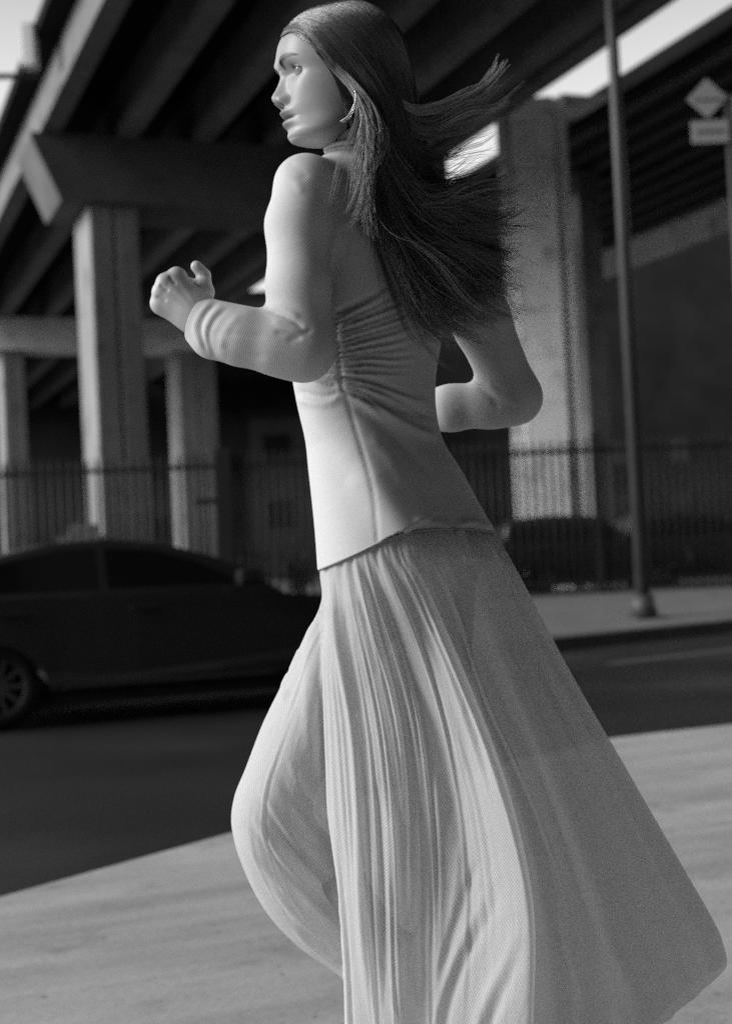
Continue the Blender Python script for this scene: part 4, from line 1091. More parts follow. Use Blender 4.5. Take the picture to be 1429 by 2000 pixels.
# near surface of the head, so that the hair can lie on it
GX, GY = np.arange(500, 860, 3), np.arange(-20, 300, 3)
hpx, hpy = topix(headV)
HB = np.full((len(GX), len(GY)), -1.0)
np.maximum.at(HB, (np.clip(((hpx - 500) / 3).round().astype(int), 0, len(GX) - 1), np.clip(((hpy + 20) / 3).round().astype(int), 0, len(GY) - 1)), headV[:, 2])
for _ in range(3):                       # close pin holes
    nb_ = np.max([np.roll(HB, s, a) for a in (0, 1) for s in (-1, 1)], axis=0); HB = np.where(HB < -.5, nb_, HB)
def head_w(px, py):
    i = ((px - 500) / 3).round().astype(int); j = ((py + 20) / 3).round().astype(int)
    ok = (i >= 0) & (i < len(GX)) & (j >= 0) & (j < len(GY)); r = np.full(px.shape, -1.0); r[ok] = HB[i[ok], j[ok]]; return r
# ---------------------------------------------------------------- skirt: a closed sheet lofted through fold lines
def tw_(x, y, g=.004): return torso_w(x, y, g)
GD = [
 # left outline (thigh, knee, shin)
 [(623, 1112, -.01), (628, 1172, -.02), (592, 1250, -.03), (560, 1318, -.04), (515, 1410, -.05), (480, 1500, -.06), (457, 1560, -.06), (452, 1600, -.06), (458, 1640, -.06), (478, 1700, -.07), (520, 1780, -.09), (585, 1850, -.11), (668, 1906, -.13), (740, 1960, -.15), (800, 2080, -.16)],
 [(627, 1111, .02), (632, 1190, .025), (607, 1270, .02), (580, 1340, .010), (545, 1430, .0), (515, 1510, -.005), (497, 1570, -.008), (496, 1620, -.012), (508, 1670, -.02), (530, 1720, -.035), (565, 1790, -.055), (620, 1850, -.08), (690, 1910, -.10), (750, 1970, -.12), (805, 2085, -.13)],
 [(632, 1110, .035), (640, 1190, .05), (630, 1280, .042), (610, 1370, .03), (590, 1450, .018), (570, 1520, .008), (562, 1580, .0), (568, 1640, -.012), (585, 1690, -.03), (612, 1740, -.05), (650, 1800, -.07), (690, 1850, -.085), (730, 1910, -.10), (770, 1980, -.11), (815, 2090, -.12)],
 [(637, 1109, .045), (646, 1200, .05), (655, 1300, .035), (652, 1400, .015), (648, 1480, .0), (650, 1550, -.02), (660, 1620, -.045), (675, 1690, -.065), (695, 1760, -.08), (715, 1820, -.09), (740, 1890, -.10), (765, 1960, -.105), (790, 2030, -.11), (810, 2080, -.11), (840, 2150, -.11)],
 # tucked crease under the front drape
 [(641, 1108, .050), (656, 1200, .048), (672, 1320, .030), (682, 1420, .012), (690, 1500, -.005), (698, 1580, -.02), (706, 1660, -.035), (714, 1740, -.045), (722, 1820, -.05), (728, 1900, -.05), (732, 1980, -.05), (736, 2060, -.05), (740, 2140, -.05), (744, 2220, -.05), (746, 2300, -.05)],
 # left edge of the drape
 [(640, 1107, .056), (632, 1190, .070), (629, 1290, .075), (631, 1382, .075), (635, 1490, .075), (640, 1594, .075), (650, 1670, .075), (660, 1735, .075), (666, 1820, .07), (671, 1898, .065), (674, 2000, .06), (677, 2080, .055), (680, 2160, .05), (684, 2250, .045), (688, 2350, .04)],
 [(646, 1105, .062), (646, 1190, .084), (655, 1290, .094), (668, 1382, .098), (678, 1490, .100), (686, 1594, .100), (690, 1670, .098), (694, 1735, .096), (700, 1820, .09), (708, 1898, .085), (716, 2000, .08), (722, 2080, .075), (728, 2160, .07), (734, 2250, .065), (740, 2350, .06)],
 [(675, 1092, .085), (690, 1180, .106), (712, 1280, .114), (733, 1382, .116), (748, 1490, .116), (757, 1594, .114), (762, 1670, .112), (766, 1735, .108), (768, 1820, .10), (770, 1898, .096), (776, 2000, .09), (780, 2080, .085), (786, 2160, .08), (790, 2250, .075), (796, 2350, .07)],
 [(708, 1076, .105), (738, 1180, .122), (770, 1280, .124), (798, 1382, .120), (815, 1490, .114), (824, 1594, .106), (828, 1670, .102), (830, 1735, .098), (830, 1820, .094), (828, 1898, .09), (832, 2000, .085), (836, 2080, .08), (842, 2160, .075), (846, 2250, .07), (850, 2350, .065)],
 [(740, 1061, .118), (782, 1165, .130), (826, 1270, .130), (862, 1382, .126), (885, 1490, .120), (902, 1594, .116), (910, 1670, .114), (916, 1735, .114), (918, 1820, .114), (914, 1898, .112), (908, 2000, .108), (906, 2080, .10), (908, 2160, .09), (910, 2250, .085), (914, 2350, .08)],
 # right edge of the drape, billowing towards the lens
 [(768, 1050, .124), (822, 1150, .140), (868, 1260, .150), (910, 1360, .154), (946, 1450, .156), (978, 1540, .158), (1003, 1620, .160), (1022, 1700, .160), (1034, 1780, .160), (1038, 1870, .158), (1036, 1960, .152), (1034, 2050, .14), (1036, 2130, .13), (1040, 2220, .12), (1046, 2320, .11)],
 [(776, 1047, .122), (832, 1146, .132), (880, 1252, .138), (922, 1352, .140), (958, 1444, .142), (989, 1534, .146), (1012, 1616, .148), (1030, 1698, .148), (1042, 1780, .146), (1045, 1872, .142), (1042, 1962, .136), (1040, 2050, .125), (1042, 2130, .115), (1046, 2220, .11), (1052, 2320, .10)],
 # tucked crease behind that edge
 [(780, 1046, .112), (826, 1140, .100), (868, 1245, .085), (908, 1345, .070), (942, 1440, .055), (972, 1532, .045), (996, 1616, .035), (1012, 1700, .03), (1020, 1790, .025), (1022, 1880, .02), (1020, 1970, .015), (1020, 2050, .01), (1024, 2130, .01), (1028, 2220, .01), (1034, 2320, .01)],
 # second narrow fold
 [(796, 1042, .122), (838, 1105, .118), (878, 1190, .108), (910, 1290, .098), (942, 1385, .088), (975, 1470, .078), (1008, 1560, .070), (1036, 1650, .062), (1056, 1740, .055), (1070, 1830, .05), (1080, 1920, .045), (1086, 2000, .04), (1092, 2080, .035), (1098, 2160, .03), (1104, 2240, .03)],
 [(812, 1040, .108), (852, 1105, .088), (890, 1190, .072), (924, 1290, .060), (960, 1385, .050), (998, 1470, .044), (1036, 1560, .038), (1070, 1650, .032), (1098, 1740, .028), (1118, 1830, .024), (1134, 1915, .02), (1142, 1990, .018), (1148, 2060, .016), (1152, 2120, .014), (1156, 2180, .012)],
 # trailing panel
 [(850, 1036, .090), (890, 1110, .085), (935, 1210, .078), (980, 1310, .070), (1025, 1400, .063), (1068, 1490, .056), (1108, 1580, .05), (1144, 1670, .045), (1176, 1755, .04), (1202, 1835, .035), (1222, 1900, .03), (1232, 1950, .028), (1238, 1990, .026), (1242, 2020, .024), (1246, 2045, .022)],
 [(900, 1034, .062), (942, 1110, .060), (990, 1210, .056), (1038, 1310, .050), (1086, 1400, .045), (1132, 1490, .04), (1176, 1580, .035), (1216, 1670, .03), (1252, 1750, .026), (1282, 1820, .022), (1304, 1878, .018), (1316, 1915, .016), (1322, 1940, .014), (1326, 1956, .012), (1330, 1970, .01)],
 [(945, 1036, .025), (985, 1110, .022), (1035, 1210, .02), (1082, 1310, .016), (1132, 1400, .012), (1180, 1490, .01), (1228, 1580, .006), (1272, 1660, .004), (1312, 1735, 0), (1348, 1800, -.004), (1370, 1850, -.008), (1380, 1880, -.01), (1384, 1898, -.012), (1386, 1910, -.014), (1388, 1920, -.016)],
 # right outline
 [(969, 1041, -.02), (1008, 1110, -.03), (1058, 1205, -.035), (1108, 1300, -.04), (1160, 1392, -.045), (1208, 1475, -.05), (1256, 1560, -.055), (1302, 1640, -.06), (1345, 1715, -.065), (1385, 1785, -.07), (1405, 1825, -.075), (1413, 1850, -.075), (1417, 1868, -.078), (1418, 1880, -.08), (1416, 1888, -.08)],
 # far side
 [(950, 1046, -.07), (990, 1120, -.09), (1035, 1220, -.11), (1080, 1320, -.125), (1130, 1410, -.135), (1175, 1500, -.14), (1220, 1585, -.145), (1260, 1665, -.15), (1300, 1740, -.155), (1335, 1810, -.16), (1350, 1850, -.16), (1355, 1880, -.16), (1355, 1900, -.16), (1352, 1915, -.16), (1350, 1925, -.16)],
 [(880, 1056, -.115), (900, 1150, -.15), (930, 1260, -.18), (960, 1370, -.20), (990, 1470, -.215), (1020, 1570, -.22), (1050, 1660, -.225), (1080, 1750, -.23), (1105, 1830, -.23), (1125, 1900, -.23), (1140, 1960, -.23), (1145, 2010, -.23), (1148, 2050, -.23), (1150, 2090, -.23), (1152, 2120, -.23)],
 [(780, 1078, -.125), (780, 1170, -.17), (780, 1280, -.20), (785, 1390, -.215), (790, 1490, -.225), (800, 1590, -.23), (815, 1680, -.235), (830, 1770, -.235), (845, 1850, -.235), (860, 1930, -.235), (870, 2010, -.235), (878, 2090, -.235), (884, 2160, -.235), (890, 2230, -.235), (894, 2300, -.235)],
 [(690, 1098, -.10), (670, 1190, -.14), (650, 1290, -.17), (630, 1390, -.185), (615, 1480, -.19), (605, 1560, -.195), (605, 1640, -.20), (615, 1720, -.20), (640, 1800, -.20), (680, 1870, -.205), (720, 1930, -.21), (750, 1990, -.21), (775, 2060, -.21), (790, 2130, -.21), (800, 2200, -.21)],
 [(645, 1108, -.06), (632, 1180, -.09), (600, 1270, -.11), (572, 1350, -.125), (535, 1430, -.13), (505, 1510, -.13), (485, 1575, -.13), (482, 1625, -.135), (495, 1680, -.14), (520, 1740, -.145), (560, 1810, -.155), (620, 1870, -.17), (690, 1930, -.185), (750, 1990, -.195), (800, 2090, -.20)],
]
NG = len(GD); NR = 300
for g_ in GD:                                  # the waist edge sits on the hip
    x, y, w_ = g_[0]
for i_ in range(6, 12): GD[i_] = [(x, y, .070 + (w_ - .070) * (1 + .38 * min(1, k / 5)) if w_ > .07 else w_) for k, (x, y, w_) in enumerate(GD[i_])]
for i_, d_ in ((12, .035), (13, .045), (14, .035), (15, .018)): GD[i_] = [(x, y, w_ - d_ * math.sin(min(1, k / 2.5) * math.pi / 2) * (1 - k / 16)) for k, (x, y, w_) in enumerate(GD[i_])]
for i_, d_ in ((14, -.020), (15, .024), (16, -.026), (17, .018)): GD[i_] = [(x, y, w_ + d_ * min(1, k / 4)) for k, (x, y, w_) in enumerate(GD[i_])]
cur = np.array([spline(g_, NR) for g_ in GD])             # NG x NR x 3
def ring_interp(C, per):
    out = []
    n = len(C)
    for i in range(n):
        P0, P1, P2, P3 = C[(i - 1) % n], C[i], C[(i + 1) % n], C[(i + 2) % n]
        # chord-length aware tangents keep tight folds from overshooting
        d0 = np.linalg.norm((P1 - P0) * [1, 1, SC], axis=-1, keepdims=True) + 1e-3; d1 = np.linalg.norm((P2 - P1) * [1, 1, SC], axis=-1, keepdims=True) + 1e-3; d2 = np.linalg.norm((P3 - P2) * [1, 1, SC], axis=-1, keepdims=True) + 1e-3
        a0, a1, a2 = d0 ** .5, d1 ** .5, d2 ** .5
        m1 = ((P1 - P0) / a0 - (P2 - P0) / (a0 + a1) + (P2 - P1) / a1) * a1
        m2 = ((P2 - P1) / a1 - (P3 - P1) / (a1 + a2) + (P3 - P2) / a2) * a1
        for t in np.linspace(0, 1, per[i], endpoint=False):
            out.append((2 * t ** 3 - 3 * t ** 2 + 1) * P1 + (t ** 3 - 2 * t ** 2 + t) * m1 + (-2 * t ** 3 + 3 * t ** 2) * P2 + (t ** 3 - t ** 2) * m2)
    return np.array(out)
per = [14] * NG
for i in range(0, 3): per[i] = 22
for i in range(5, 10): per[i] = 26
for i in range(13, 18): per[i] = 24
S = ring_interp(cur, per)                      # NS x NR x 3  (px, py, w)
NS = S.shape[0]
import bisect
gstart = list(np.cumsum([0] + per)[:-1]); FARI = 19
# the top of the skirt lies just under the hip of the bodice
NRS = 70
gi_ = np.searchsorted(np.array(gstart), np.arange(NS), side='right') - 1; bk = np.repeat((gi_ >= FARI)[:, None], NRS, 1)
rr_ = np.arange(NRS)[None, :] / NRS; k_ = rr_ * rr_ * (3 - 2 * rr_)
x_, y_, w_ = S[:, :NRS, 0], S[:, :NRS, 1], S[:, :NRS, 2]
wt = torso_w(x_, y_, -.0045 + .007 * np.minimum(1, np.arange(NRS)[None, :] / 20) + 0 * x_, bk)
bl = wt + (w_ - wt) * k_
S[:, :NRS, 2] = np.where(np.arange(NRS)[None, :] < 12, bl, np.where(bk, np.minimum(w_, bl), np.maximum(w_, bl)))
SV = cps(S[..., 0], S[..., 1], S[..., 2])      # camera space
i, j = np.meshgrid(np.arange(NS), np.arange(NR - 1), indexing='ij')
a = i * NR + j; b = ((i + 1) % NS) * NR + j
SQ = np.stack([a, a + 1, b + 1, b], -1).reshape(-1, 4)
V = SV.reshape(-1, 3)
N = normals(V, SQ)
if N[np.argmax(V[:, 2])][2] < 0: N = -N; SQ = SQ[:, ::-1]
lid_ = np.repeat(np.arange(NS), NR)
# fine folds
L = []
def fold(pts, amp, wd, ti=.12, to=.2): L.append((pts, amp, wd, ti, to))
fold([(646, 1108), (648, 1180), (662, 1277), (688, 1400), (699, 1559), (702, 1736), (712, 1880), (726, 2000)], .006, 9)
fold([(660, 1110), (668, 1190), (685, 1290), (706, 1400), (716, 1559), (720, 1736), (735, 2000)], -.005, 9)
fold([(695, 1090), (731, 1241), (766, 1368), (784, 1495), (791, 1665), (794, 1775)], .0065, 6)
fold([(704, 1090), (742, 1241), (777, 1368), (795, 1495), (802, 1665), (803, 1790)], -.006, 6)
fold([(668, 1098), (700, 1200), (735, 1330), (757, 1460), (768, 1620), (772, 1760)], .004, 11)
fold([(715, 1080), (760, 1190), (801, 1312), (844, 1418), (872, 1524), (896, 1640), (905, 1720)], -.007, 14)
fold([(735, 1070), (775, 1165), (820, 1270), (868, 1380), (905, 1490), (928, 1580)], .004, 12)
fold([(745, 1065), (795, 1165), (842, 1255), (890, 1350), (930, 1440), (962, 1540)], -.004, 9)
fold([(735, 1520), (742, 1640), (748, 1800), (752, 2000)], -.005, 10)
fold([(762, 1560), (770, 1700), (776, 1850), (782, 2000)], .004, 9)
fold([(815, 1560), (822, 1700), (826, 1850), (832, 2000)], -.005, 10)
fold([(850, 1500), (858, 1640), (858, 1800), (848, 2000)], .005, 10)
fold([(966, 1690), (948, 1750), (914, 1812), (885, 1880), (862, 1950), (840, 2060)], .0055, 10, .6, .02)
fold([(975, 1710), (962, 1775), (930, 1830), (900, 1890), (878, 1950), (856, 2060)], -.005, 10, .6, .02)
fold([(1012, 1800), (990, 1870), (965, 1920), (945, 1965), (920, 2060)], .005, 11, .6, .02)
fold([(1020, 1830), (1004, 1885), (982, 1935), (965, 1975), (940, 2060)], -.0045, 10, .6, .02)
fold([(930, 1680), (905, 1760), (880, 1830), (862, 1900)], -.004, 9)
fold([(895, 1640), (890, 1740), (872, 1830), (850, 1910)], .003, 8)
# leg panel: pulls radiating from the knee to the tuck
for k, (p, q, amp, wd) in enumerate([((560, 1470), (640, 1600), .003, 8), ((540, 1500), (645, 1660), -.003, 9), ((500, 1530), (655, 1720), .0034, 8), ((510, 1560), (660, 1760), -.004, 9), ((475, 1570), (665, 1790), .004, 8), ((480, 1600), (668, 1822), -.004, 10), ((465, 1625), (600, 1770), .003, 8), ((520, 1720), (668, 1850), .004, 8), ((505, 1725), (660, 1870), -.003, 8), ((560, 1790), (668, 1880), .003, 7)]):
    mid = ((p[0] + q[0]) / 2 - 8, (p[1] + q[1]) / 2 + 10); fold([p, mid, q], amp, wd, .25, .1)
fold([(560, 1310), (555, 1335), (558, 1370)], .004, 7); fold([(585, 1265), (575, 1285), (560, 1312)], .003, 7)
fold([(612, 1200), (600, 1300), (600, 1400), (615, 1520)], .003, 10); fold([(632, 1180), (622, 1300), (625, 1420), (632, 1560)], -.003, 8)
# trailing panel: long soft runs
for x0, y0, x1, y1, amp, wd in [(880, 1034, 1230, 1960, .0065, 14), (905, 1034, 1270, 1930, -.006, 14), (835, 1060, 1170, 1990, .006, 11), (930, 1036, 1310, 1900, .005, 13), (955, 1040, 1370, 1850, -.005, 13), (862, 1040, 1190, 1960, -.006, 11), (890, 1036, 905, 1100, .006, 7)]:
    mx_, my_ = (x0 + x1) / 2 + 12, (y0 + y1) / 2 - 6; fold([(x0, y0), ((x0 + mx_) / 2 + 4, (y0 + my_) / 2), (mx_, my_), ((x1 + mx_) / 2, (y1 + my_) / 2), (x1, y1)], amp, wd, .05, .1)
for x0, y0, x1, y1 in [(1040, 1760, 1130, 1960), (1060, 1700, 1190, 1930), (1100, 1720, 1250, 1950), (1180, 1760, 1290, 1930), (1250, 1760, 1340, 1890), (1070, 1820, 1110, 2000)]:
    fold([(x0 - 30, y0 - 90), ((x0 + x1) / 2 + 8, (y0 + y1) / 2 - 8), (x1, y1), (x1 + 40, y1 + 160)], .0030, 12, .6, .01); fold([(x0 - 14, y0 - 90), ((x0 + x1) / 2 + 24, (y0 + y1) / 2 - 8), (x1 + 16, y1), (x1 + 60, y1 + 160)], -.0028, 12, .6, .01)
# crisp narrow runs following the guide curves
def run(gi, f, r0_, r1_, amp, wd):
    P = (1 - f) * cur[gi] + f * cur[gi + 1]; P = P[int(r0_ * NR):int(r1_ * NR):24, :2]
    if len(P) > 2: fold([tuple(p) for p in P], amp, wd, .25, .3)
for _ in range(46):
    gi = random.choice([0, 1, 5, 5, 6, 6, 7, 7, 8, 8, 9, 9, 13, 14, 15, 16]); f = random.random(); a_ = random.choice([0, 0, .1, .25, .4]); b_ = min(1, a_ + random.uniform(.35, .8))
    am = random.uniform(.0016, .0034) * (1.1 if gi > 11 else .7 if gi < 2 else 1); run(gi, f, a_, b_, am, random.uniform(3.2, 5)); run(gi, f + .07, a_, b_, -am * .9, random.uniform(3.2, 5))
# small gathers all along the seam
for x in np.arange(636, 965, 9.5):
    y = float(seam_py(x)); dx = (x - 640) / 330; ln = random.uniform(40, 110)
    fold([(x, y), (x + ln * (.10 + .45 * dx) * .5, y + ln * .5), (x + ln * (.10 + .5 * dx), y + ln)], random.choice((-1, 1)) * random.uniform(.0012, .0026), 4.5, .0, .8)
V = creases(V, N, L)
# pull the top under the bodice
P3 = V.reshape(NS, NR, 3)
sk = np_mesh('skirt', c2l(P3.reshape(-1, 3)), SQ, M['net'], person)
du = np.concatenate([[0], np.cumsum(np.linalg.norm(np.diff(P3[:, NR // 2], axis=0), axis=1))]); dv = np.concatenate([[0], np.cumsum(np.linalg.norm(np.diff(P3[NS // 2], axis=0), axis=1))])
UVs = np.stack([np.repeat(du[:, None], NR, 1), np.repeat(dv[None, :], NS, 0)], -1).reshape(-1, 2)
set_uv(sk, UVs)
# seams sewn on the bodice
def on_bodice(pts, n=60, g=.0):
    P = spline(pts, n); return cps(P[:, 0], P[:, 1], torso_w(P[:, 0], P[:, 1], g))
c1 = on_bodice([(624, 1112), (660, 1097), (700, 1079), (740, 1060), (790, 1042), (840, 1035), (900, 1033), (965, 1039)], 80, .0012)
v_, q_ = tube([c1], [.0013], 8)
np_mesh('waist_seam', c2l(v_), q_, M['seam'], bod)
# ---------------------------------------------------------------- hair
def strands(guides, n, jit=.0022, clump=9, npt=26, r0=.00042, spread=1.0, lean=None, tone=.05, taper=.35, tail=2.2, hug=False, ragged=.38, wav=1.2):
    """n strands interpolated between consecutive guides, gathered in small locks"""
    Gd = np.array([spline(g_, npt) for g_ in guides]); Gc = cps(Gd[..., 0], Gd[..., 1], Gd[..., 2]); k = len(Gc)
    nl = max(1, n // clump); lu = rng.random(nl) * (k - 1); lo_ = rng.normal(0, 1, (nl, 3)) * jit * 1.6; ltone = tone * rng.uniform(.7, 1.45, nl); lfr = rng.uniform(1, 3, nl); lph = rng.uniform(0, 6.28, nl)
    out = []; tones = []
    s = np.linspace(0, 1, npt)
    which = rng.integers(0, nl, n)
    u = np.clip(lu[which] + rng.normal(0, .07, n), 0, k - 1 - 1e-6); i = u.astype(int); f = (u - i)[:, None, None]
    P = Gc[i] * (1 - f) + Gc[np.minimum(i + 1, k - 1)] * f
    amp = (.25 + spread * s ** 1.3)[None, :, None]
    P = P + lo_[which][:, None, :] * amp + rng.normal(0, 1, (n, 1, 3)) * jit * .75 * amp * (1 - .72 * s ** 2.5)[None, :, None]
    wv_ = np.sin(s[None, :] * lfr[which][:, None] * 5 + lph[which][:, None]) * jit * wav * (s[None, :] ** .8)
    P[..., 1] += wv_ * .8; P[..., 2] += np.cos(s[None, :] * lfr[which][:, None] * 4 + lph[which][:, None]) * jit * 1.0 * s[None, :]
    # individual ends
    cut = (1 - ragged * rng.random(nl) ** 1.3)[which] * (1 - .16 * rng.random(n) ** 2)
    idx_ = s[None, :] * cut[:, None] * (npt - 1); a = np.floor(idx_).astype(int); a = np.minimum(a, npt - 2); fr = (idx_ - a)[..., None]
    r_ = np.arange(n)[:, None]; P = P[r_, a] * (1 - fr) + P[r_, a + 1] * fr
    if hug:                                  # lie on the head
        lift = rng.random((n, 1)) * .007
        for _ in range(2):
            qx, qy = topix(P); hw_ = head_w(qx, qy) + .0006 + lift * np.clip(s[None, :] / .15, 0, 1)
            dz = np.where(hw_ > 0, np.maximum(hw_ - P[..., 2], 0), 0) * (s[None, :] < .72)
            dzs = dz
            for _k in range(2): dzs = np.maximum(dz, (np.roll(dzs, 1, 1) + np.roll(dzs, -1, 1)) / 2 * (s[None, :] > .03))
            sc2 = (D0 - P[..., 2] - dzs) / (D0 - P[..., 2]); P[..., 0] *= sc2; P[..., 1] *= sc2; P[..., 2] += dzs
    rad = r0 * (1 - (1 - taper) * s ** tail)[None, :] * rng.uniform(.8, 1.25, (n, 1)) * (.45 + .55 * np.clip(s / .05, 0, 1))[None, :]
    return P, rad, ltone[which] * rng.uniform(.9, 1.12, n)
def strand_mesh(P, rad):
    n, m, _ = P.shape; T_ = np.gradient(P, axis=1); T_ /= np.linalg.norm(T_, axis=-1, keepdims=True) + 1e-9
    A = np.cross(T_, np.array([.1, .05, 1.0])); A /= np.linalg.norm(A, axis=-1, keepdims=True) + 1e-9; B = np.cross(T_, A)
    ang = np.array([0, 2.094, 4.189]) + .5
    ring = P[:, :, None, :] + rad[:, :, None, None] * (np.cos(ang)[None, None, :, None] * A[:, :, None, :] + np.sin(ang)[None, None, :, None] * B[:, :, None, :])
    i, j, k = np.meshgrid(np.arange(n), np.arange(m - 1), np.arange(3), indexing='ij')
    base = (i * m + j) * 3; a = base + k; b = base + (k + 1) % 3
    return ring.reshape(-1, 3), np.stack([a, b, b + 3, a + 3], -1).reshape(-1, 4)
HG = []
# near side of the head, from the parting over the temple and back
A1 = [(549, 72, .05), (562, 61, .06), (582, 63, .07), (602, 78, .075), (628, 108, .098), (652, 140, .112), (682, 172, .122), (704, 208, .130), (714, 258, .135), (716, 320, .150), (708, 390, .160), (690, 440, .160)]
A2 = [(557, 58, .05), (572, 52, .06), (600, 58, .065), (640, 92, .100), (672, 130, .118), (702, 168, .126), (728, 215, .128), (740, 270, .132), (738, 340, .145), (722, 410, .155), (700, 470, .155)]
A3 = [(566, 46, .05), (584, 41, .06), (620, 50, .075), (660, 84, .108), (700, 130, .124), (732, 175, .126), (752, 230, .122), (762, 300, .120), (766, 380, .128), (772, 450, .135), (792, 540, .135), (828, 620, .13), (862, 662, .125)]
A4 = [(584, 30, .05), (606, 25, .06), (645, 38, .080), (690, 74, .112), (730, 125, .120), (760, 180, .116), (778, 240, .108), (790, 310, .100), (806, 390, .11), (830, 460, .115), (872, 540, .11), (932, 604, .10)]
A5 = [(612, 15, .05), (640, 11, .05), (676, 26, .076), (722, 66, .100), (758, 122, .104), (782, 185, .098), (796, 250, .088), (812, 325, .08), (840, 400, .08), (880, 460, .09), (935, 530, .085), (988, 592, .08)]
A6 = [(650, 3, .05), (680, 4, .05), (706, 16, .062), (746, 54, .076), (776, 110, .076), (797, 180, .070), (810, 250, .06), (826, 320, .055), (856, 390, .06), (904, 450, .07), (960, 505, .07), (1004, 548, .07)]
A7 = [(690, 0, .04), (712, 4, .035), (736, 18, .030), (768, 58, .036), (790, 112, .036), (806, 185, .034), (820, 255, .03), (836, 325, .03), (868, 385, .03), (920, 440, .04), (970, 476, .05), (1008, 492, .05)]
A8 = [(700, -1, .02), (746, 22, .01), (778, 66, .0), (795, 118, -.005), (807, 190, -.01), (820, 260, -.02), (830, 330, -.02), (862, 395, -.01), (915, 455, .0), (965, 500, .02), (1004, 520, .02)]
HG.append(strands([A1, A2, A3, A4, A5, A6, A7, A8], 5200, .0016, 12, 30, .00046, .8, tone=.065, hug=True))
# fine hair from temple to behind the cheek, shade put into a near-black tone
HG.append(strands([[(600, 80, .09), (630, 116, .10), (652, 148, .11), (668, 186, .115), (679, 226, .115), (688, 262, .11), (694, 300, .105)], [(604, 78, .09), (636, 118, .10), (660, 152, .11), (678, 190, .115), (690, 230, .118), (700, 268, .12), (704, 310, .125)], [(610, 78, .09), (644, 120, .10), (670, 158, .11), (690, 196, .118), (704, 236, .125), (712, 276, .13), (714, 330, .14)]], 900, .0012, 8, 26, .00040, .7, tone=.008, hug=True))
# loose locks falling in front of the shoulder, light put into their paler tone
HG.append(strands([[(566, 60, .06), (606, 86, .09), (640, 126, .112), (668, 154, .126), (694, 180, .136), (709, 220, .142), (712, 280, .152), (710, 340, .165), (696, 400, .172), (668, 440, .172)], [(580, 60, .07), (614, 84, .09), (650, 124, .113), (690, 168, .134), (716, 205, .142), (726, 260, .15), (722, 330, .165), (716, 390, .170), (712, 450, .168)], [(590, 58, .07), (624, 84, .09), (664, 130, .118), (704, 172, .136), (734, 215, .142), (748, 265, .146), (744, 300, .152), (728, 340, .16), (730, 420, .162), (748, 490, .155)]], 900, .0020, 8, 30, .00046, 1.2, tone=.19, hug=True))
HG.append(strands([[(640, 118, .11), (672, 158, .128), (696, 190, .137), (704, 230, .142), (690, 280, .152), (672, 330, .165), (664, 390, .17), (656, 445, .165)], [(650, 120, .11), (690, 170, .133), (720, 215, .140), (756, 262, .144), (752, 300, .147), (734, 330, .155), (722, 372, .16)]], 160, .0035, 7, 26, .00042, 1.3, tone=.2, hug=True))
# upper wisps thrown up behind the head
HG.append(strands([[(770, 180, .10), (800, 205, .095), (850, 200, .09), (905, 182, .08), (945, 160, .07), (968, 130, .065), (980, 108, .06)], [(775, 195, .10), (812, 222, .095), (862, 214, .09), (912, 196, .08), (948, 172, .07), (972, 142, .065), (985, 118, .06)]], 330, .0026, 14, 26, .00042, 1.1, tone=.26, wav=1.8))
HG.append(strands([[(775, 200, .09), (815, 232, .085), (868, 226, .08), (920, 205, .07), (965, 185, .06), (1002, 150, .05)], [(780, 220, .09), (820, 250, .085), (876, 245, .08), (925, 228, .07), (962, 210, .06), (985, 195, .05)], [(785, 235, .085), (830, 268, .08), (880, 262, .07), (930, 245, .06), (975, 232, .05), (1000, 222, .05)]], 300, .0046, 7, 26, .00038, 1.5, tone=.16, wav=1.8))
HG.append(strands([[(790, 255, .08), (820, 285, .07), (862, 300, .06), (902, 290, .05), (940, 270, .05), (975, 250, .04)], [(795, 275, .08), (826, 305, .07), (866, 306, .06), (900, 298, .05), (930, 282, .05), (960, 272, .04)]], 50, .0035, 7, 24, .00038, 1.5, tone=.05))
# stray single hairs crossing the sky gap
HG.append(strands([[(800, 270, .06), (838, 322, .05), (885, 325, .05), (940, 305, .05), (1002, 292, .04)], [(800, 290, .06), (835, 340, .05), (870, 345, .05), (930, 320, .04), (985, 300, .04)], [(810, 300, .06), (845, 330, .05), (880, 350, .05), (920, 362, .04), (990, 345, .03)]], 46, .0060, 1, 24, .00030, 1.6, tone=.03, wav=1.6))
# upper flowing layer over the shoulder blade
B0 = [(745, 250, .115), (775, 330, .105), (805, 376, .10), (850, 388, .09), (905, 376, .08), (955, 362, .07), (998, 350, .06)]
B1 = [(745, 260, .115), (780, 345, .105), (820, 395, .10), (870, 405, .09), (925, 398, .08), (968, 396, .07), (996, 388, .06), (1018, 372, .05)]
B2 = [(742, 270, .12), (776, 360, .11), (815, 415, .10), (868, 440, .09), (925, 452, .08), (972, 462, .07), (1004, 462, .06), (1024, 450, .055)]
B3 = [(740, 280, .125), (770, 375, .115), (806, 440, .105), (858, 480, .10), (918, 508, .09), (962, 530, .08), (990, 542, .07), (1012, 542, .065)]
B4 = [(736, 290, .13), (762, 390, .12), (795, 465, .115), (845, 520, .11), (905, 560, .10), (958, 590, .09), (1008, 606, .08)]
B5 = [(732, 300, .135), (752, 400, .13), (782, 480, .125), (828, 545, .12), (882, 592, .11), (930, 615, .10), (975, 622, .09)]
B6 = [(726, 310, .14), (742, 410, .14), (768, 492, .135), (806, 560, .13), (850, 612, .125), (895, 645, .12), (935, 650, .11)]
B7 = [(720, 320, .145), (732, 420, .145), (756, 505, .14), (790, 575, .135), (826, 628, .13), (862, 660, .125), (892, 676, .12)]
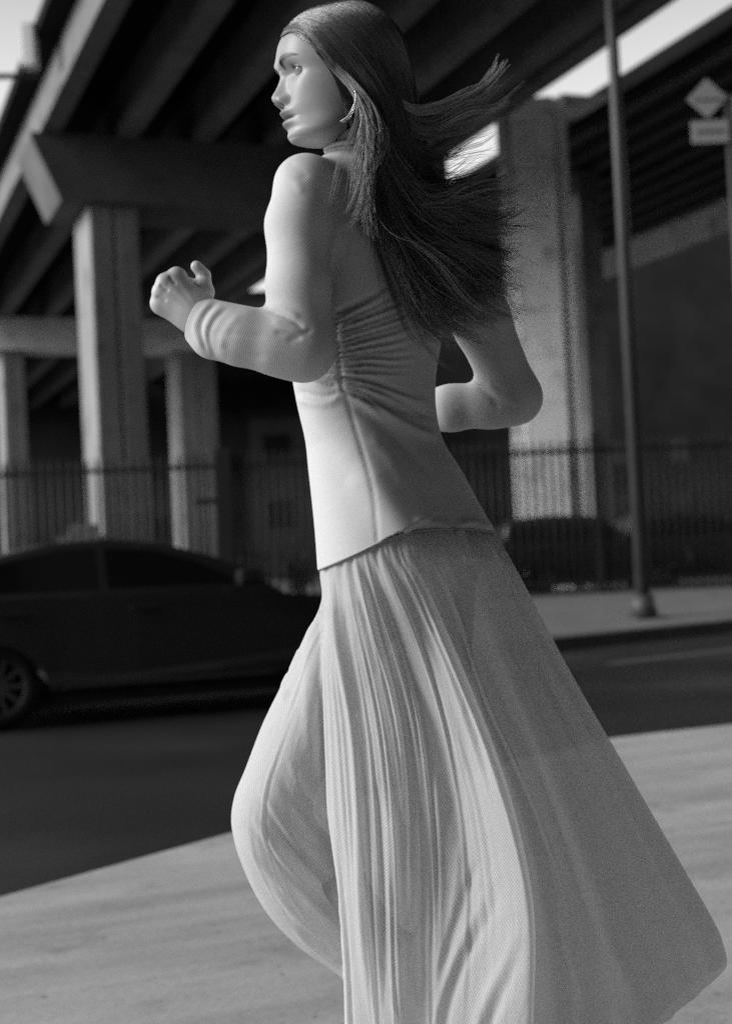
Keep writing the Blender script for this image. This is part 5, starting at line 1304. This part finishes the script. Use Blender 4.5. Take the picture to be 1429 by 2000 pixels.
HG.append(strands([B0, B1, B2, B3, B4, B5, B6, B7], 5200, .0042, 26, 32, .00044, 1.7, tone=.085, ragged=.5, wav=4.0, taper=.10))
dB = lambda g_, dw, dx=0, dy=0: [(x + dx * i / 6, y + dy * i / 6, w_ + dw) for i, (x, y, w_) in enumerate(g_)]
HG.append(strands([dB(B0, -.05), dB(B1, -.05), dB(B2, -.05), dB(B3, -.06), dB(B4, -.06), dB(B5, -.06), dB(B6, -.05), dB(B7, -.04)], 3000, .0048, 22, 28, .00052, 1.6, tone=.035, ragged=.5))
HG.append(strands([A7, A8, [(800, 200, -.05), (820, 270, -.06), (838, 340, -.06), (880, 410, -.05), (940, 470, -.05)], B3], 1200, .003, 10, 24, .0005, 1.0, tone=.03))
# ragged ends
HG.append(strands([[(900, 470, .09), (940, 520, .085), (970, 560, .08), (1000, 596, .08), (1015, 610, .08)], [(890, 500, .10), (935, 550, .095), (968, 585, .09), (992, 612, .09), (1000, 628, .09)], [(880, 530, .11), (920, 590, .105), (945, 618, .10), (962, 640, .10), (968, 655, .10)], [(850, 560, .12), (880, 620, .12), (896, 650, .12), (905, 675, .12), (908, 690, .12)]], 520, .0050, 8, 20, .00042, 1.6, tone=.14, ragged=.6, wav=3.5, taper=.10))
HG.append(strands([dB(B0, .012, 15, -25), dB(B1, .012, 25, -10), dB(B2, .015, 30, 0), dB(B3, .015, 25, 10), dB(B4, .014, 20, 20), dB(B5, .014, 10, 30)], 420, .0065, 6, 32, .00042, 1.8, tone=.14, ragged=.6, wav=3.2, taper=.10))
HG.append(strands([B0, B1, B2, B3, B4, B5, B6], 150, .016, 1, 32, .00034, 1.6, tone=.06, ragged=.4))
V_, Q_, T_, o_ = [], [], [], 0
for P, rad, tn in HG:
    v_, q_ = strand_mesh(P, rad); V_.append(v_); Q_.append(q_ + o_); o_ += len(v_)
    s = np.linspace(0, 1, P.shape[1]); T_.append(np.repeat((tn[:, None] * (1 + .5 * s[None, :])), 3, axis=1).reshape(-1) if False else np.repeat((tn[:, None] * (1 + .5 * s[None, :])).reshape(-1), 3))
hair = np_mesh('hair', c2l(np.concatenate(V_)), np.concatenate(Q_), M['hair'], person)
set_tone(hair, np.concatenate(T_))
print('hair faces', sum(len(q) for q in Q_))
